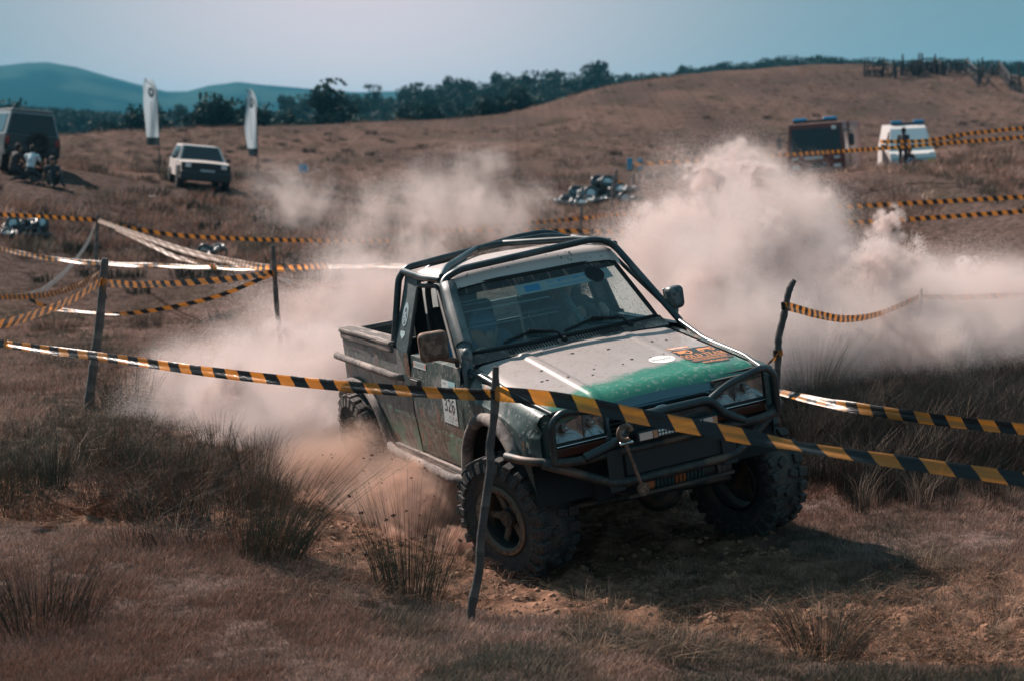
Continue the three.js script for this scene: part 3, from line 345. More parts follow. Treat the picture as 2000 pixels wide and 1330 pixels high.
  const hk = mesh('tow_hook', [new THREE.TorusGeometry(0.045, 0.017, 10, 24, 5).rotateZ(0.2).translate(-0.36, 0.85, Z + 0.07), tube([[-0.375, 0.8, Z + 0.07], [-0.36, 0.74, Z + 0.08]], 0.014, 0, 8), tube([[-0.36, 0.74, Z + 0.08], [-0.33, 0.62, Z + 0.08], [-0.29, 0.5, Z + 0.06]], 0.011, 0.05, 8), cyl(0.04, 0.04, 0.02, 16, 'z', -0.285, 0.48, Z + 0.06)], TM.rust, truck);
  mesh('shackle_pin', [cyl(0.01, 0.01, 0.07, 8, 'x', -0.365, 0.79, Z + 0.075), ball(0.014, -0.4, 0.79, Z + 0.075), ball(0.014, -0.33, 0.79, Z + 0.075)], TM.chrome, hk);
  const wn = mesh('winch', [cyl(0.05, 0.05, 0.6, 20, 'x', 0.05, 0.475, Z - 0.08), cyl(0.075, 0.075, 0.1, 20, 'x', 0.33, 0.475, Z - 0.08), box(0.75, 0.02, 0.2, 0.02, 0.43, Z - 0.1)], TM.steel, truck);
  mesh('drum_cap', cyl(0.056, 0.056, 0.07, 20, 'x', -0.2, 0.475, Z - 0.08), std([0.4, 0.12, 0.03], 0.6), wn);
  for (let i = 0; i < 13; i++) mesh('rope_turn', new THREE.TorusGeometry(0.055, 0.009, 6, 20).rotateY(Math.PI / 2).translate(-0.14 + i * 0.027, 0.475, Z - 0.08), i > 4 && i < 8 ? std([0.32, 0.09, 0.025], 0.7) : std([0.02, 0.05, 0.055], 0.7), wn);
  // flares, sliders, liners, underbody
  both((s) => {
    const A = (c, cy, a, bb2, t0, t1, x) => range(t0, t1, 22).map((t) => V(s * x, cy + bb2 * Math.sin(t), c - a * Math.cos(t)));
    mesh('wheel_flare', [sweep(A(0.02, 0.4, 0.53, 0.535, 0.1, 2.45, 0.915), 0.042, 12)], TM.muddySteel, truck);
    mesh('wheel_flare', [sweep(A(-2.77, 0.36, 0.62, 0.505, 0.75, 3.0, 0.91), 0.04, 12)], TM.muddySteel, truck);
    mesh('rock_slider', [tube([[s * 0.88, 0.47, -2.2], [s * 0.94, 0.435, -2.05], [s * 0.95, 0.425, -0.7], [s * 0.88, 0.45, -0.5]], 0.036, 0.08, 12), box(0.1, 0.06, 1.5, s * 0.85, 0.45, -1.3)], TM.muddySteel, truck);
    mesh('wheel_liner', [patch(range(0.05, 3.09, 18), [0.2, 0.87], (t, x) => [s * x, 0.4 + 0.54 * Math.sin(t), 0.02 - 0.53 * Math.cos(t)])], TM.black, truck); mesh('wheel_liner', [patch(range(0.05, 3.09, 18), [0.2, 0.87], (t, x) => [s * x, 0.36 + 0.51 * Math.sin(t), -2.77 - 0.62 * Math.cos(t)])], TM.black, truck);
    mesh('spring', [cyl(0.055, 0.055, 0.34, 12, 'y', s * 0.5, 0.45, -0.05), cyl(0.025, 0.025, 0.5, 8, 'y', s * 0.56, 0.45, 0.12)], TM.dark, truck);
  });
  mesh('chassis', [box(0.12, 0.14, 3.6, -0.42, 0.47, -1.2), box(0.12, 0.14, 3.6, 0.42, 0.47, -1.2), box(0.5, 0.2, 0.9, 0.1, 0.42, -0.9), rbox(0.36, 0.22, 0.5, 0.04, -0.66, 0.36, -1.95), box(1.3, 0.03, 3.0, 0, 0.55, -1.4)], TM.black, truck);
  mesh('mud_flap', box(0.3, 0.2, 0.015, -0.78, 0.33, -2.03), TM.dark, truck);
  mesh('front_axle', [tube([[-0.72, 0.29, 0.05], [0.74, 0.21, 0.05]], 0.055, 0, 14), ball(0.17, 0.22, 0.235, 0.05, 1, 0.95, 0.9), tube([[-0.62, 0.31, 0.24], [0.66, 0.24, 0.24]], 0.022, 0, 8)], TM.steel, truck);
  mesh('rear_axle', [tube([[-0.72, 0.37, -2.8], [0.72, 0.3, -2.8]], 0.055, 0, 14), ball(0.18, 0, 0.33, -2.8)], TM.steel, truck);
  mesh('door_sticker', patch([-1.43, -1.17], [1.122, 1.17], (z, y) => [-(bodyX(y) + 0.004), y, z], (p, u, v) => [(u + 1.43) / 0.26, (v - 1.122) / 0.048]), std([1, 1, 1], 0.6, 0, { map: (() => { const cv = document.createElement('canvas'); cv.width = 128; cv.height = 32; const c = cv.getContext('2d'); c.fillStyle = '#aab0ae'; c.fillRect(0, 0, 128, 32); c.fillStyle = '#b9674a'; c.fillRect(3, 6, 12, 20); c.fillRect(113, 6, 12, 20); c.fillStyle = '#667577'; for (let i = 0; i < 12; i++) c.fillRect(22 + i * 7.4, 7, 4.5, 18); const t = new THREE.CanvasTexture(cv); t.colorSpace = THREE.SRGBColorSpace; return t; })() }), truck);
  { const cv = document.createElement('canvas'); cv.width = 160; cv.height = 320; const c = cv.getContext('2d'); c.fillStyle = '#b4bab9'; c.fillRect(0, 0, 160, 320); c.fillStyle = '#8fb3b5'; c.fillRect(80, 0, 80, 70); c.fillStyle = '#47575b'; c.font = 'bold 24px sans-serif'; c.fillText('OFF', 14, 36); c.fillText('ROAD', 86, 52); c.fillStyle = '#8c9897'; c.fillRect(10, 76, 140, 8); c.fillRect(10, 92, 110, 8); c.fillStyle = '#22292c'; c.textAlign = 'center'; c.save(); c.translate(80, 232); c.scale(0.62, 1.1); c.font = 'bold 124px sans-serif'; c.fillText('326', 0, 0); c.restore(); c.fillStyle = '#6f7a7b'; c.font = '17px sans-serif'; c.fillText('TROFEUL', 80, 288); c.fillText('MUNTILOR', 80, 308); const r = rng(8); for (let i = 0; i < 40; i++) { c.fillStyle = 'rgba(110,72,54,' + (0.3 + 0.5 * r()) + ')'; const x = 70 + 90 * r(), y = 190 + 120 * r(); c.beginPath(); c.ellipse(x, y, 3 + 8 * r() * r(), 3 + 16 * r() * r(), 0.5, 0, 7); c.fill(); }
    const t = new THREE.CanvasTexture(cv); t.colorSpace = THREE.SRGBColorSpace; t.magFilter = THREE.LinearFilter;
    mesh('race_number', patch(range(-0.86, -0.6, 3), range(0.8, 1.1, 6), (z, y) => [-(bodyX(y) + 0.004 + 0.006 * Math.exp(-(((y - 0.735) / 0.012) ** 2))), y, z], (p, u, v) => [(u + 0.86) / 0.26, (v - 0.8) / 0.3]), std([1, 1, 1], 0.6, 0, { map: t }), truck); }
}
// wheels
function wheel(x, y, z, steer, lean, roll, R, single, dusty) {
  const s = Math.sign(x), w = new THREE.Group(); w.name = 'wheel'; w.position.set(x, y, z); w.rotation.order = 'YZX'; w.rotation.set(roll, steer, lean); truck.add(w); const rub = dusty ? TM.rubberDust : TM.rubber;
  const prof = [[0.225, -0.12], [0.25, -0.142], [0.32, -0.157], [R - 0.06, -0.158], [R - 0.032, -0.145], [R - 0.022, -0.08], [R - 0.02, 0], [R - 0.022, 0.08], [R - 0.032, 0.145], [R - 0.06, 0.158], [0.32, 0.157], [0.25, 0.142], [0.225, 0.12]];
  mesh('tyre', new THREE.LatheGeometry(prof.map((p) => new THREE.Vector2(p[0], p[1])), 56).rotateZ(-Math.PI / 2), rub, w);
  const lugs = [], n = 26;
  const lug = (a, xo, ww, l, tilt, r0, h) => { const g = rbox(ww, h, l, 0.007); g.rotateY(tilt); g.translate(xo, r0, 0); g.rotateX(a); return g; };
  for (let i = 0; i < n; i++) { const a = i / n * 2 * Math.PI, st = i % 2; lugs.push(lug(a, -0.118 - 0.008 * st, 0.075, 0.062, 0.18, R - 0.018, 0.036), lug(a + 0.1, 0.118 + 0.008 * st, 0.075, 0.062, -0.18, R - 0.018, 0.036), lug(a + 0.06, st ? 0.034 : -0.034, 0.075, 0.05, st ? -0.45 : 0.45, R - 0.012, 0.03));
    for (const q of [-1, 1]) { const g = rbox(0.022, 0.075, 0.05, 0.006); g.rotateZ(q * 0.22); g.translate(q * 0.158, R - 0.06, 0); g.rotateX(a + (q > 0 ? 0.1 : 0)); lugs.push(g); } }
  if (single) for (const g of lugs) mesh('tread_lug', g, rub, w); else { const o = mesh('tread_lug', lugs, rub, w); o.userData.kind = 'stuff'; }
  const rim = mesh('rim', [new THREE.LatheGeometry([[0.2, -0.13], [0.218, -0.1], [0.205, -0.03], [0.19, 0.04], [0.19, 0.1], [0.196, 0.128]].map((p) => new THREE.Vector2(p[0], p[1])), 40).rotateZ(-Math.PI / 2 * s), new THREE.CircleGeometry(0.19, 30).rotateY(Math.PI / 2).translate(-s * 0.02, 0, 0), cyl(0.06, 0.07, 0.1, 18, 'x', s * 0.05, 0, 0)], dusty ? TM.rust : TM.steel, w);
  mesh('beadlock_ring', [new THREE.LatheGeometry([[0.19, 0.128], [0.194, 0.15], [0.228, 0.152], [0.236, 0.136], [0.23, 0.125]].map((p) => new THREE.Vector2(p[0], p[1])), 44).rotateZ(-Math.PI / 2 * s)], TM.rim, w);
  for (let i = 0; i < 6; i++) { const g = rbox(0.026, 0.15, 0.05, 0.01, s * 0.05, 0.12, 0); g.rotateX(i / 6 * 6.2832 + 0.3); mesh('spoke', g, TM.rim, rim); }
  const bolts = []; for (let i = 0; i < 20; i++) { const g = cyl(0.008, 0.008, 0.012, 6, 'x', s * 0.156, 0.211, 0); g.rotateX(i / 20 * 6.2832); bolts.push(g); } mesh('ring_bolts', bolts, TM.rust, rim).userData.kind = 'stuff';
}
wheel(-0.83, 0.3, 0.08, 0.3, 0.06, 0.2, 0.425, true, false); wheel(0.85, 0.195, 0.1, 0.3, 0.05, 0.7, 0.425, true, false);
wheel(-0.83, 0.37, -2.8, 0, 0.05, 0.1, 0.415, false, true); wheel(0.83, 0.29, -2.8, 0, 0.05, 0.4, 0.415, false, true);
// ---------------------------------------------------------------- grass, rushes
const leaf = (c, more = {}) => phy(c, 0.75, 0, { transmission: 0.22, thickness: 0, specularIntensity: 0.12, ...more });
function tuft(n, h, spread, lean, w, seed, droop = 0.3) {
  const r = rng(seed), pos = [], idx = [];
  for (let i = 0; i < n; i++) { const a = r() * 6.283, d = spread * Math.sqrt(r()), x = Math.cos(a) * d, z = Math.sin(a) * d, H = h * (0.5 + 0.7 * r()), b = a + (r() - 0.5) * 2, L = lean * H * (0.2 + r()), t = b + 1.57 + (r() - 0.5), wx = Math.cos(t) * w * 0.5, wz = Math.sin(t) * w * 0.5, o = pos.length / 3;
    const P = (f) => [x + Math.cos(b) * L * f * f, H * (f - droop * lean * f * f * r() * 0.6), z + Math.sin(b) * L * f * f];
    [0, 0.5, 1].forEach((f, k) => { const p = P(f), q = k === 2 ? 0.12 : 1 - 0.25 * k; pos.push(p[0] - wx * q, p[1], p[2] - wz * q, p[0] + wx * q, p[1], p[2] + wz * q); });
    idx.push(o, o + 1, o + 2, o + 1, o + 3, o + 2, o + 2, o + 3, o + 4, o + 3, o + 5, o + 4); }
  return build(pos, idx);
}
function scatter(name, label, geo, mat, seed, count, place, cat) { // place(r) -> [x, z, scale, colour] or null
  const r = rng(seed), M = [], C = [], m = new THREE.Matrix4(), q = new THREE.Quaternion(), up = V(0, 1, 0), c = new THREE.Color(); let tries = 0;
  while (M.length < count && tries++ < count * 8) { const p = place(r); if (!p) continue; const [x, z, s, k, sy = s] = p; q.setFromAxisAngle(up, r() * 6.283); M.push(m.clone().compose(V(x, ground(x, z) - 0.012 * s, z), q, V(s, sy, s))); C.push(k); }
  const o = new THREE.InstancedMesh(geo, mat, M.length); M.forEach((x, i) => { o.setMatrixAt(i, x); o.setColorAt(i, c.setRGB(...C[i])); }); o.castShadow = o.receiveShadow = true; o.name = numbered(name); scene.add(o); return tag(o, label, cat, null, 'stuff');
}
const STRAW = [0.36, 0.25, 0.2], BROWN = [0.21, 0.128, 0.1], OLIVE = [0.055, 0.06, 0.045], RED = [0.19, 0.085, 0.055];
const grassCol = (x, z, r, dark = 0) => { const n = fbm(x * 0.6 + 3, z * 0.5, 3), k = 0.55 + 1.25 * r(); let c = mix3(BROWN, STRAW, clamp(sst(n, 0.35, 0.62) * 0.7 + (r() - 0.5) * 0.7, 0, 1)); c = mix3(c, RED, 0.35 * r()); c = mix3(c, OLIVE, clamp(dark + 0.75 * sst(fbm(x * 0.8, z * 0.45 + 11, 3), 0.5, 0.68), 0, 0.9)); return c.map((q) => q * k); };
const inView = (r, d0, d1, p = 1) => { const D = d0 * Math.pow(d1 / d0, Math.pow(r(), p)), x = (r() * 2 - 1) * 0.345 * D; return [x, -D, D]; };
scatter('dry_grass', 'short dry brown grass covering the near bank', tuft(14, 0.04, 0.07, 0.55, 0.0034, 3), leaf([1, 1, 1]), 21, 34000, (r) => { const D = 7.2 + 6.3 * Math.pow(r(), 1.3), x = (r() * 2 - 1) * 0.345 * D; const t = trackness(x, D); if (r() < t * 0.97) return null; if (fbm(x * 2.3 + 40, D * 2.3, 3) < 0.4 && r() < 0.75) return null; return [x, -D, 0.65 + 0.7 * r() * (0.6 + 0.8 * fbm(x * 1.1, D * 1.1, 2)), grassCol(x, -D, r)]; }, 'grass');
scatter('dry_grass', 'dry brown grass of the open field behind the stakes', tuft(14, 0.085, 0.14, 0.7, 0.008, 4), leaf([1, 1, 1]), 22, 30000, (r) => { const [x, z, D] = inView(r, 12.5, 48); if (r() < trackness(x, D) * 0.9) return null; return [x, z, 0.45 + 0.6 * r(), grassCol(x, z, r)]; }, 'grass');
scatter('dry_grass', 'sparse grass clumps of the far field and slope', tuft(16, 0.3, 0.4, 0.7, 0.03, 5), leaf([1, 1, 1]), 23, 12000, (r) => { const [x, z, D] = inView(r, 45, 185); if (fbm(x * 0.2, z * 0.12, 3) < 0.42) return null; return [x, z, 0.4 + 0.8 * r(), grassCol(x, z, r)]; }, 'grass');
// tall growth: right of the truck, and left along the track
const tall = tuft(34, 0.5, 0.13, 0.75, 0.0055, 6, 0.5), wild = tuft(20, 0.34, 0.2, 1.1, 0.0042, 7, 0.8);
const inQuad = (r, us, vs) => pick(lerp(us[0], us[1], r()), lerp(vs[0], vs[1], r()));
const tallCol = (x, z, r) => { const k = 0.3 + 0.6 * r(); let c = r() < 0.5 ? [0.05, 0.05, 0.045] : r() < 0.5 ? [0.1, 0.068, 0.054] : [0.036, 0.048, 0.044]; if (r() < 0.06) c = [0.5, 0.37, 0.29]; return c.map((q) => q * k); };
scatter('tall_grass', 'dark tall grass standing right of the truck', tall, leaf([1, 1, 1]), 24, 3000, (r) => { const D = 11.4 + 7.6 * Math.pow(r(), 1.1), x = lerp(1.9 + (D - 11.4) * 0.12 + (D < 12.8 ? 0.4 : 0), 0.34 * D, r()); if (r() > (D - 11.3 + 0.9 * (fbm(x * 1.5, D * 1.5, 2) - 0.5)) / 1.7) return null; const p = V(x, 0, -D); if (fbm(p.x * 1.2, p.z * 1.2, 3) < 0.4 && r() < 0.8) return null; return [p.x, p.z, (0.3 + 0.55 * r()) * (0.6 + 0.4 * sst(D, 11.5, 13)) * (1 - 0.45 * sst(D, 14.5, 17.5)), tallCol(p.x, p.z, r)]; }, 'grass');
scatter('tall_grass', 'tangled rusty grass between the rush clumps left of the track', wild, leaf([1, 1, 1]), 25, 480, (r) => { const a = r(); const p = a < 0.55 ? inQuad(r, [230, 590], [860, 1075]) : a < 0.8 ? inQuad(r, [-40, 260], [840, 1040]) : inQuad(r, [-60, 420], [560, 800]); if (fbm(p.x * 1.3, p.z * 1.3, 3) < 0.46) return null; const k = tallCol(p.x, p.z, r); return [p.x, p.z, 0.35 + 0.6 * r(), r() < 0.35 ? [0.15, 0.072, 0.048] : k.map((q) => q * 1.3)]; }, 'grass');
scatter('dead_grass', 'flattened straw lying on the shaded soil before the truck', wild, leaf([1, 1, 1]), 26, 750, (r) => { const p = r() < 0.86 ? inQuad(r, [1120, 1990], [1100, 1300]) : inQuad(r, [560, 980], [1080, 1180]); const k = 0.5 + 0.8 * r(); return [p.x, p.z, 0.35 + 0.4 * r(), (r() < 0.25 ? [0.3, 0.21, 0.15] : r() < 0.6 ? [0.17, 0.09, 0.055] : [0.06, 0.052, 0.044]).map((q) => q * k), (0.2 + 0.22 * r())]; }, 'grass');
scatter('scrub', 'low dark scrub patches dotted over the far field', tuft(60, 0.5, 0.6, 0.6, 0.05, 8), leaf([1, 1, 1]), 27, 210, (r) => { const [x, z, D] = inView(r, 30, 150, 0.8); if (fbm(x * 0.1 + 7, z * 0.06, 3) < 0.5) return null; return [x, z, 0.35 + 0.6 * r(), [0.035, 0.04, 0.032]]; }, 'scrub');
// clods on the churned soil
{ const g = new THREE.IcosahedronGeometry(0.03, 1), p = g.attributes.position; for (let i = 0; i < p.count; i++) { const k = 0.65 + 0.6 * h2(Math.round(p.getX(i) * 3e3), Math.round(p.getY(i) * 3e3 + p.getZ(i) * 7e3)); p.setXYZ(i, p.getX(i) * k * 1.2, p.getY(i) * k * 0.8, p.getZ(i) * k); } g.computeVertexNormals();
  scatter('soil_clods', 'crumbled clods of reddish soil strewn along the track', g, std([1, 1, 1], 0.95), 28, 3200, (r) => { const D = 8.4 + 8 * r() * r(), x = (r() * 2 - 1) * 0.33 * D; if (r() > trackness(x, D)) return null; const k = 0.6 + 0.6 * r(), s = 0.3 + 1.1 * r() * r(); return [x, -D, s, [0.26 * k, 0.135 * k, 0.08 * k]]; }, 'soil');
  const r = rng(31), m = new THREE.InstancedMesh(g, std([0.16, 0.075, 0.045], 0.95), 70), M = new THREE.Matrix4(); for (let i = 0; i < 70; i++) { const p2 = at(620 + 260 * r(), 880 + 190 * r(), 11.2 + 1.2 * r()), s = 0.12 + 0.3 * r() * r(); m.setMatrixAt(i, M.makeScale(s, s, s).setPosition(p2.x, Math.max(p2.y, ground(p2.x, p2.z)), p2.z)); } m.castShadow = true; m.name = 'flying_soil'; scene.add(m); tag(m, 'crumbs of soil flying up beside the front wheel', 'soil', null, 'stuff'); }
// rush tussocks, each a plant of its own
const rushMats = { green: leaf([0.09, 0.105, 0.075]), dark: leaf([0.06, 0.07, 0.056]), rust: leaf([0.16, 0.09, 0.06]), pale: leaf([0.36, 0.27, 0.21]) }, seedMat = std([0.09, 0.045, 0.03], 0.9);
const seedGeo = (() => { const L = []; for (let i = 0; i < 5; i++) L.push(new THREE.IcosahedronGeometry(0.006, 0).translate(0.006 * Math.cos(i * 2.4), i * 0.003, 0.006 * Math.sin(i * 2.4))); return mergeGeometries(L); })();
function rush(label, p, h, n, spread, seed, { heads = 0, dx = 0, lean = 0.55, mat = 'green', droop = 0 } = {}) {
  const t = thing('rush_tussock', label, 'plant', p), r = rng(seed), A = [], B = [], tips = [];
  n = Math.round(n * 1.2); for (let i = 0; i < n; i++) { const a = r() * 6.283, d = spread * Math.sqrt(r()), x = Math.cos(a) * d, z = Math.sin(a) * d, H = h * (0.35 + 0.75 * Math.pow(r(), 0.7)), L = lean * H * (0.15 + r()) , cx = Math.cos(a) * L + dx * H * (0.3 + r()), cz = Math.sin(a) * L * 0.8, w = 0.0012 + 0.0009 * r(), kink = r() < 0.14 ? 0.35 + 0.5 * r() : 0, pts = [];
    for (let k = 0; k <= 4; k++) { const f = k / 4; pts.push(V(x + cx * f * (0.5 + 0.5 * f), Math.max(0.01, H * (f - droop * f * f * (0.6 + 0.7 * r()) - kink * Math.max(0, f - 0.5) * 2)) - 0.02, z + cz * f * (0.5 + 0.5 * f))); }
    (r() < 0.3 ? B : A).push(sweep(pts, w, 3, (f) => 1 - 0.75 * f)); if (tips.length < heads && r() < 0.35) tips.push(pts[3].clone().lerp(pts[4], -0.2 + 0.6 * r())); }
  mesh('stem', A, rushMats[mat], t).userData.kind = 'stuff'; if (B.length) mesh('dead_stem', B, rushMats.rust, t).userData.kind = 'stuff';
  for (const q of tips) { const m = mesh('seed_head', seedGeo, seedMat, t); m.position.copy(q); m.rotation.set(r(), r() * 6, r()); m.scale.setScalar(0.5 + 0.7 * r()); }
  return t;
}
rush('tall rush clump with brown seed heads beside the leaning front stake', pick(800, 1165), 0.66, 230, 0.2, 41, { heads: 20, lean: 0.5 });
rush('rush clump fanning right over the churned bank, left of the seed heads', pick(530, 1085), 0.55, 260, 0.2, 42, { heads: 5, dx: 0.5, lean: 0.5 });
rush('round dark rush clump at the edge of the dust, left of the rear wheel', pick(492, 925), 0.36, 170, 0.16, 43, { lean: 0.5 });
rush('upright thin rush clump behind the round one at the dust edge', pick(425, 892), 0.36, 110, 0.12, 44, { lean: 0.5 });
rush('rush clump right of the thick leaning stake', pick(250, 790), 0.5, 200, 0.24, 45, { lean: 0.6 });
rush('broad dark rush clump under the sagging tape, behind the thick stake', pick(285, 640), 0.5, 200, 0.3, 46, { mat: 'dark' });
rush('low wide dark rush clump at the left, under the doubled tapes', pick(108, 648), 0.42, 260, 0.42, 47, { mat: 'dark', lean: 0.7 });
rush('dark rush clump in the bottom left corner of the bank', pick(75, 1215), 0.36, 240, 0.3, 48, { mat: 'dark', lean: 0.8 });
rush('few thin stems in front of the bumper on the near bank', pick(1190, 1222), 0.3, 16, 0.08, 49, { mat: 'pale', lean: 0.25 });
rush('dark rush clump at the bottom right, before the truck shadow', pick(1610, 1285), 0.4, 260, 0.17, 50, { mat: 'dark', lean: 0.95, droop: 0.12 });
rush('drooping dead pale tussock at the edge of the truck shadow', pick(1815, 1105), 0.3, 90, 0.1, 51, { mat: 'pale', lean: 1.2, droop: 0.5 });
rush('spiky rush clump just right of the broken stake', pick(1580, 790), 0.72, 170, 0.22, 52, { lean: 0.55 });
rush('rush clump on the crest right of the thin bent stake', pick(1850, 725), 0.55, 150, 0.25, 53, { heads: 6, lean: 0.45 });
rush('dark shrubby clump at the far left behind the glinting wheels', pick(45, 505), 1.05, 150, 0.35, 54, { mat: 'dark', lean: 0.35 });
rush('brown rush clump behind the small far stake', pick(325, 512), 0.9, 150, 0.5, 55, { mat: 'rust', lean: 0.5 });
rush('rush clump at the left edge below the lowest near tape', pick(20, 985), 0.4, 190, 0.25, 56, { lean: 0.7 });
rush('rush clump half way between the thick stake and the dust edge', pick(330, 945), 0.4, 200, 0.22, 57, { lean: 0.7 });
{ const R = rng(88); for (let i = 0; i < 13; i++) { const [u, v] = i < 8 ? [250 + 40 * i + 30 * R(), 940 + 110 * R()] : [-20 + 60 * (i - 8) + 40 * R(), 880 + 110 * R()]; tag(rush('rush clump in the tangled growth left of the dust, below the nearest tape', pick(u, v), 0.32 + 0.16 * R(), 70 + Math.round(50 * R()), 0.1 + 0.1 * R(), 400 + i, { lean: 0.5 + 0.4 * R(), dx: 0.4 * (R() - 0.4), mat: ['green', 'dark', 'rust'][i % 3] }), null, null, 'rush clumps of the tangled growth'); } }
// ---------------------------------------------------------------- woodland beyond the field
const leafMats = [leaf([0.026, 0.058, 0.052]), leaf([0.036, 0.066, 0.055]), leaf([0.022, 0.048, 0.046])], barkMat = std([0.08, 0.06, 0.05], 0.95);
function crownGeo(seed, n, w, h) { // leaf clumps on lobes spread through the crown, uneven outline
  const r = rng(seed), pos = [], idx = [], lobes = []; for (let i = 0; i < 13; i++) { const a = r() * 6.283, y = r(); lobes.push([Math.cos(a) * w * 0.52 * Math.sqrt(1 - (y - 0.4) ** 2) * (0.3 + 0.7 * r()), h * (0.12 + 0.8 * y), Math.sin(a) * w * 0.52 * (0.3 + 0.7 * r()), w * (0.22 + 0.2 * r())]); }
  for (let i = 0; i < n; i++) { const L = lobes[i % lobes.length], u = r() * 2 - 1, a = r() * 6.283, q = Math.sqrt(1 - u * u), d = L[3] * (0.45 + 0.55 * r()), c = V(L[0] + Math.cos(a) * q * d, L[1] + u * d * 0.85, L[2] + Math.sin(a) * q * d), s = w * (0.035 + 0.05 * r()), e = V(r() - 0.5, r() - 0.5, r() - 0.5).normalize(), f = e.clone().cross(V(r() - 0.5, r() - 0.5, r() - 0.5)).normalize(), o = pos.length / 3;
    for (const [x, y] of [[1, 0.1], [0.2, 1], [-1, 0.2], [-0.1, -0.9]]) pos.push(c.x + s * (e.x * x + f.x * y), c.y + s * (e.y * x + f.y * y), c.z + s * (e.z * x + f.z * y)); idx.push(o, o + 1, o + 2, o, o + 2, o + 3); }
  return build(pos, idx);
}
const crowns = [crownGeo(61, 900, 4.2, 8), crownGeo(62, 900, 5, 7), crownGeo(63, 800, 3.4, 9)], trunkG = mergeGeometries([tube([[0, -1, 0], [0.15, 2, 0.1], [-0.1, 4.5, 0]], 0.28, 0.5, 7, (t) => 1 - 0.6 * t), tube([[0.1, 2, 0.1], [1.4, 4.4, 0.4]], 0.13, 0, 6, (t) => 1 - 0.6 * t), tube([[0.1, 2.4, 0.1], [-1.3, 4.6, -0.5]], 0.12, 0, 6, (t) => 1 - 0.6 * t)].map(clean));
const TREES = []; { const r = rng(66);
  for (const [u0, u1, v0, v1, n, D0, D1, s0, s1] of [[560, 780, 186, 200, 14, 430, 500, 0.75, 1.1], [680, 740, 182, 190, 3, 430, 450, 1.2, 1.4], [790, 990, 160, 186, 18, 400, 480, 1.0, 1.4], [840, 1130, 180, 225, 26, 330, 420, 0.9, 1.3], [980, 1180, 150, 170, 13, 400, 470, 1.2, 1.6], [1180, 1420, 138, 152, 18, 420, 500, 0.7, 1.1], [425, 455, 200, 210, 2, 430, 440, 1.1, 1.3], [-20, 560, 200, 240, 38, 380, 520, 0.5, 0.9]])
    for (let i = 0; i < n; i++) TREES.push([lerp(u0, u1, (i + 0.5 * r()) / n), lerp(v0, v1, r()), lerp(D0, D1, r()), lerp(s0, s1, r()), i % 3, r() * 6.28]); }
const treeProto = [0, 1, 2].map((k) => null);
for (const [u, v, D, s, k, a] of TREES) { let t; const label = ['broad dark tree of the wood beyond the field', 'wide bushy tree of the wood beyond the field', 'tall narrow tree of the wood beyond the field'][k];
  if (!treeProto[k]) { t = treeProto[k] = thing('tree', label, 'tree', V(0, 0, 0), 0, 'trees of the wood beyond the field, ' + ['broad', 'bushy', 'narrow'][k]); const c = mesh('crown', crowns[k], leafMats[k], t); c.position.y = 1.2; mesh('trunk', trunkG, barkMat, t); } else t = copy(treeProto[k]);
  const p = at(u, v, D); p.y = Math.max(ground(p.x, p.z) - 0.3, p.y - 9 * s); t.position.copy(p); t.rotation.y = a; t.scale.setScalar(s); }
scatter('far_woodland', 'far woodland and scrub covering the slopes beyond the field', crowns[1], leafMats[0], 67, 7500, (r) => { const D = lerp(165, 640, Math.pow(r(), 0.6)), x = lerp(-0.34, D < 300 ? 0.02 : 0.3, r()) * D, a = x / D; if (D < lin(RIDGE, clamp(a, -.4, .4)) + 25) return null; if (fbm(x * 0.016 + 2, -D * 0.022, 4) > (a < 0.0 ? 0.6 : 0.52)) return null; const k = 0.7 + 0.5 * r(); return [x, -D, 0.38 + 0.5 * r() + (D > 330 ? 0.2 : 0), [k, k, k * 1.05]]; }, 'woodland');
// ---------------------------------------------------------------- stakes and barrier tape
const bark = std([1, 1, 1], 0.9, 0, { map: colorTex(128, 128, (u, v) => mix3([0.09, 0.082, 0.078], [0.4, 0.33, 0.3], sst(tnoise(u * 0.25 % 1, v, 8, 4, 3) + 0.3 * (tnoise(u, v, 30, 2, 5) - 0.5), 0.4, 0.75))), bumpMap: grayTex(128, 128, (u, v) => tnoise(u, v, 20, 3, 8)), bumpScale: 0.006 });
bark.map.repeat.set(4, 7); bark.bumpMap.repeat.set(6, 7);
function stake(label, pts, r0, r1, seed, group) { // pts from top to foot as pixels with a distance; the foot runs into the ground
  const P = pts.map((p) => at(...p)), f = P[P.length - 1].clone(); const o = V(f.x, ground(f.x, f.z), f.z); f.y = o.y - 0.12; P.push(f);
  const t = thing('stake', label, 'stake', o, 0, group), curve = new THREE.CatmullRomCurve3(P.map((p) => p.clone().sub(o)), false, 'centripetal').getPoints(40);
  mesh('pole', sweep(curve, 1, 9, (k, i) => lerp(r0, r1, k) * (0.92 + 0.22 * h2(i, seed)) * (i < 2 ? 0.8 : 1)), bark, t); return t;
}
const S1 = stake('crooked front stake standing on the bank before the truck wheel', [[968, 716, 9], [966, 800, 9], [956, 880, 9], [958, 900, 9], [944, 1010, 9], [938, 1060, 9], [936, 1110, 9], [920, 1190, 9], [915, 1240, 9]], 0.021, 0.027, 1);
const dL = pick(172, 797).z * -1;
stake('thick straight stake leaning right, at the left of the track', [[204, 505, dL], [201, 540, dL], [192, 640, dL], [178, 740, dL], [172, 797, dL]], 0.036, 0.048, 2);
stake('slim stake standing in the dust left of the truck bed', [[532, 479, 20], [536, 540, 20], [540, 600, 20], [546, 650, 20], [545, 705, 20]], 0.03, 0.026, 3);
stake('small dark far stake where many tapes meet, at the left', [[189, 420, 44], [188, 460, 44], [186, 512, 44]], 0.045, 0.05, 4);
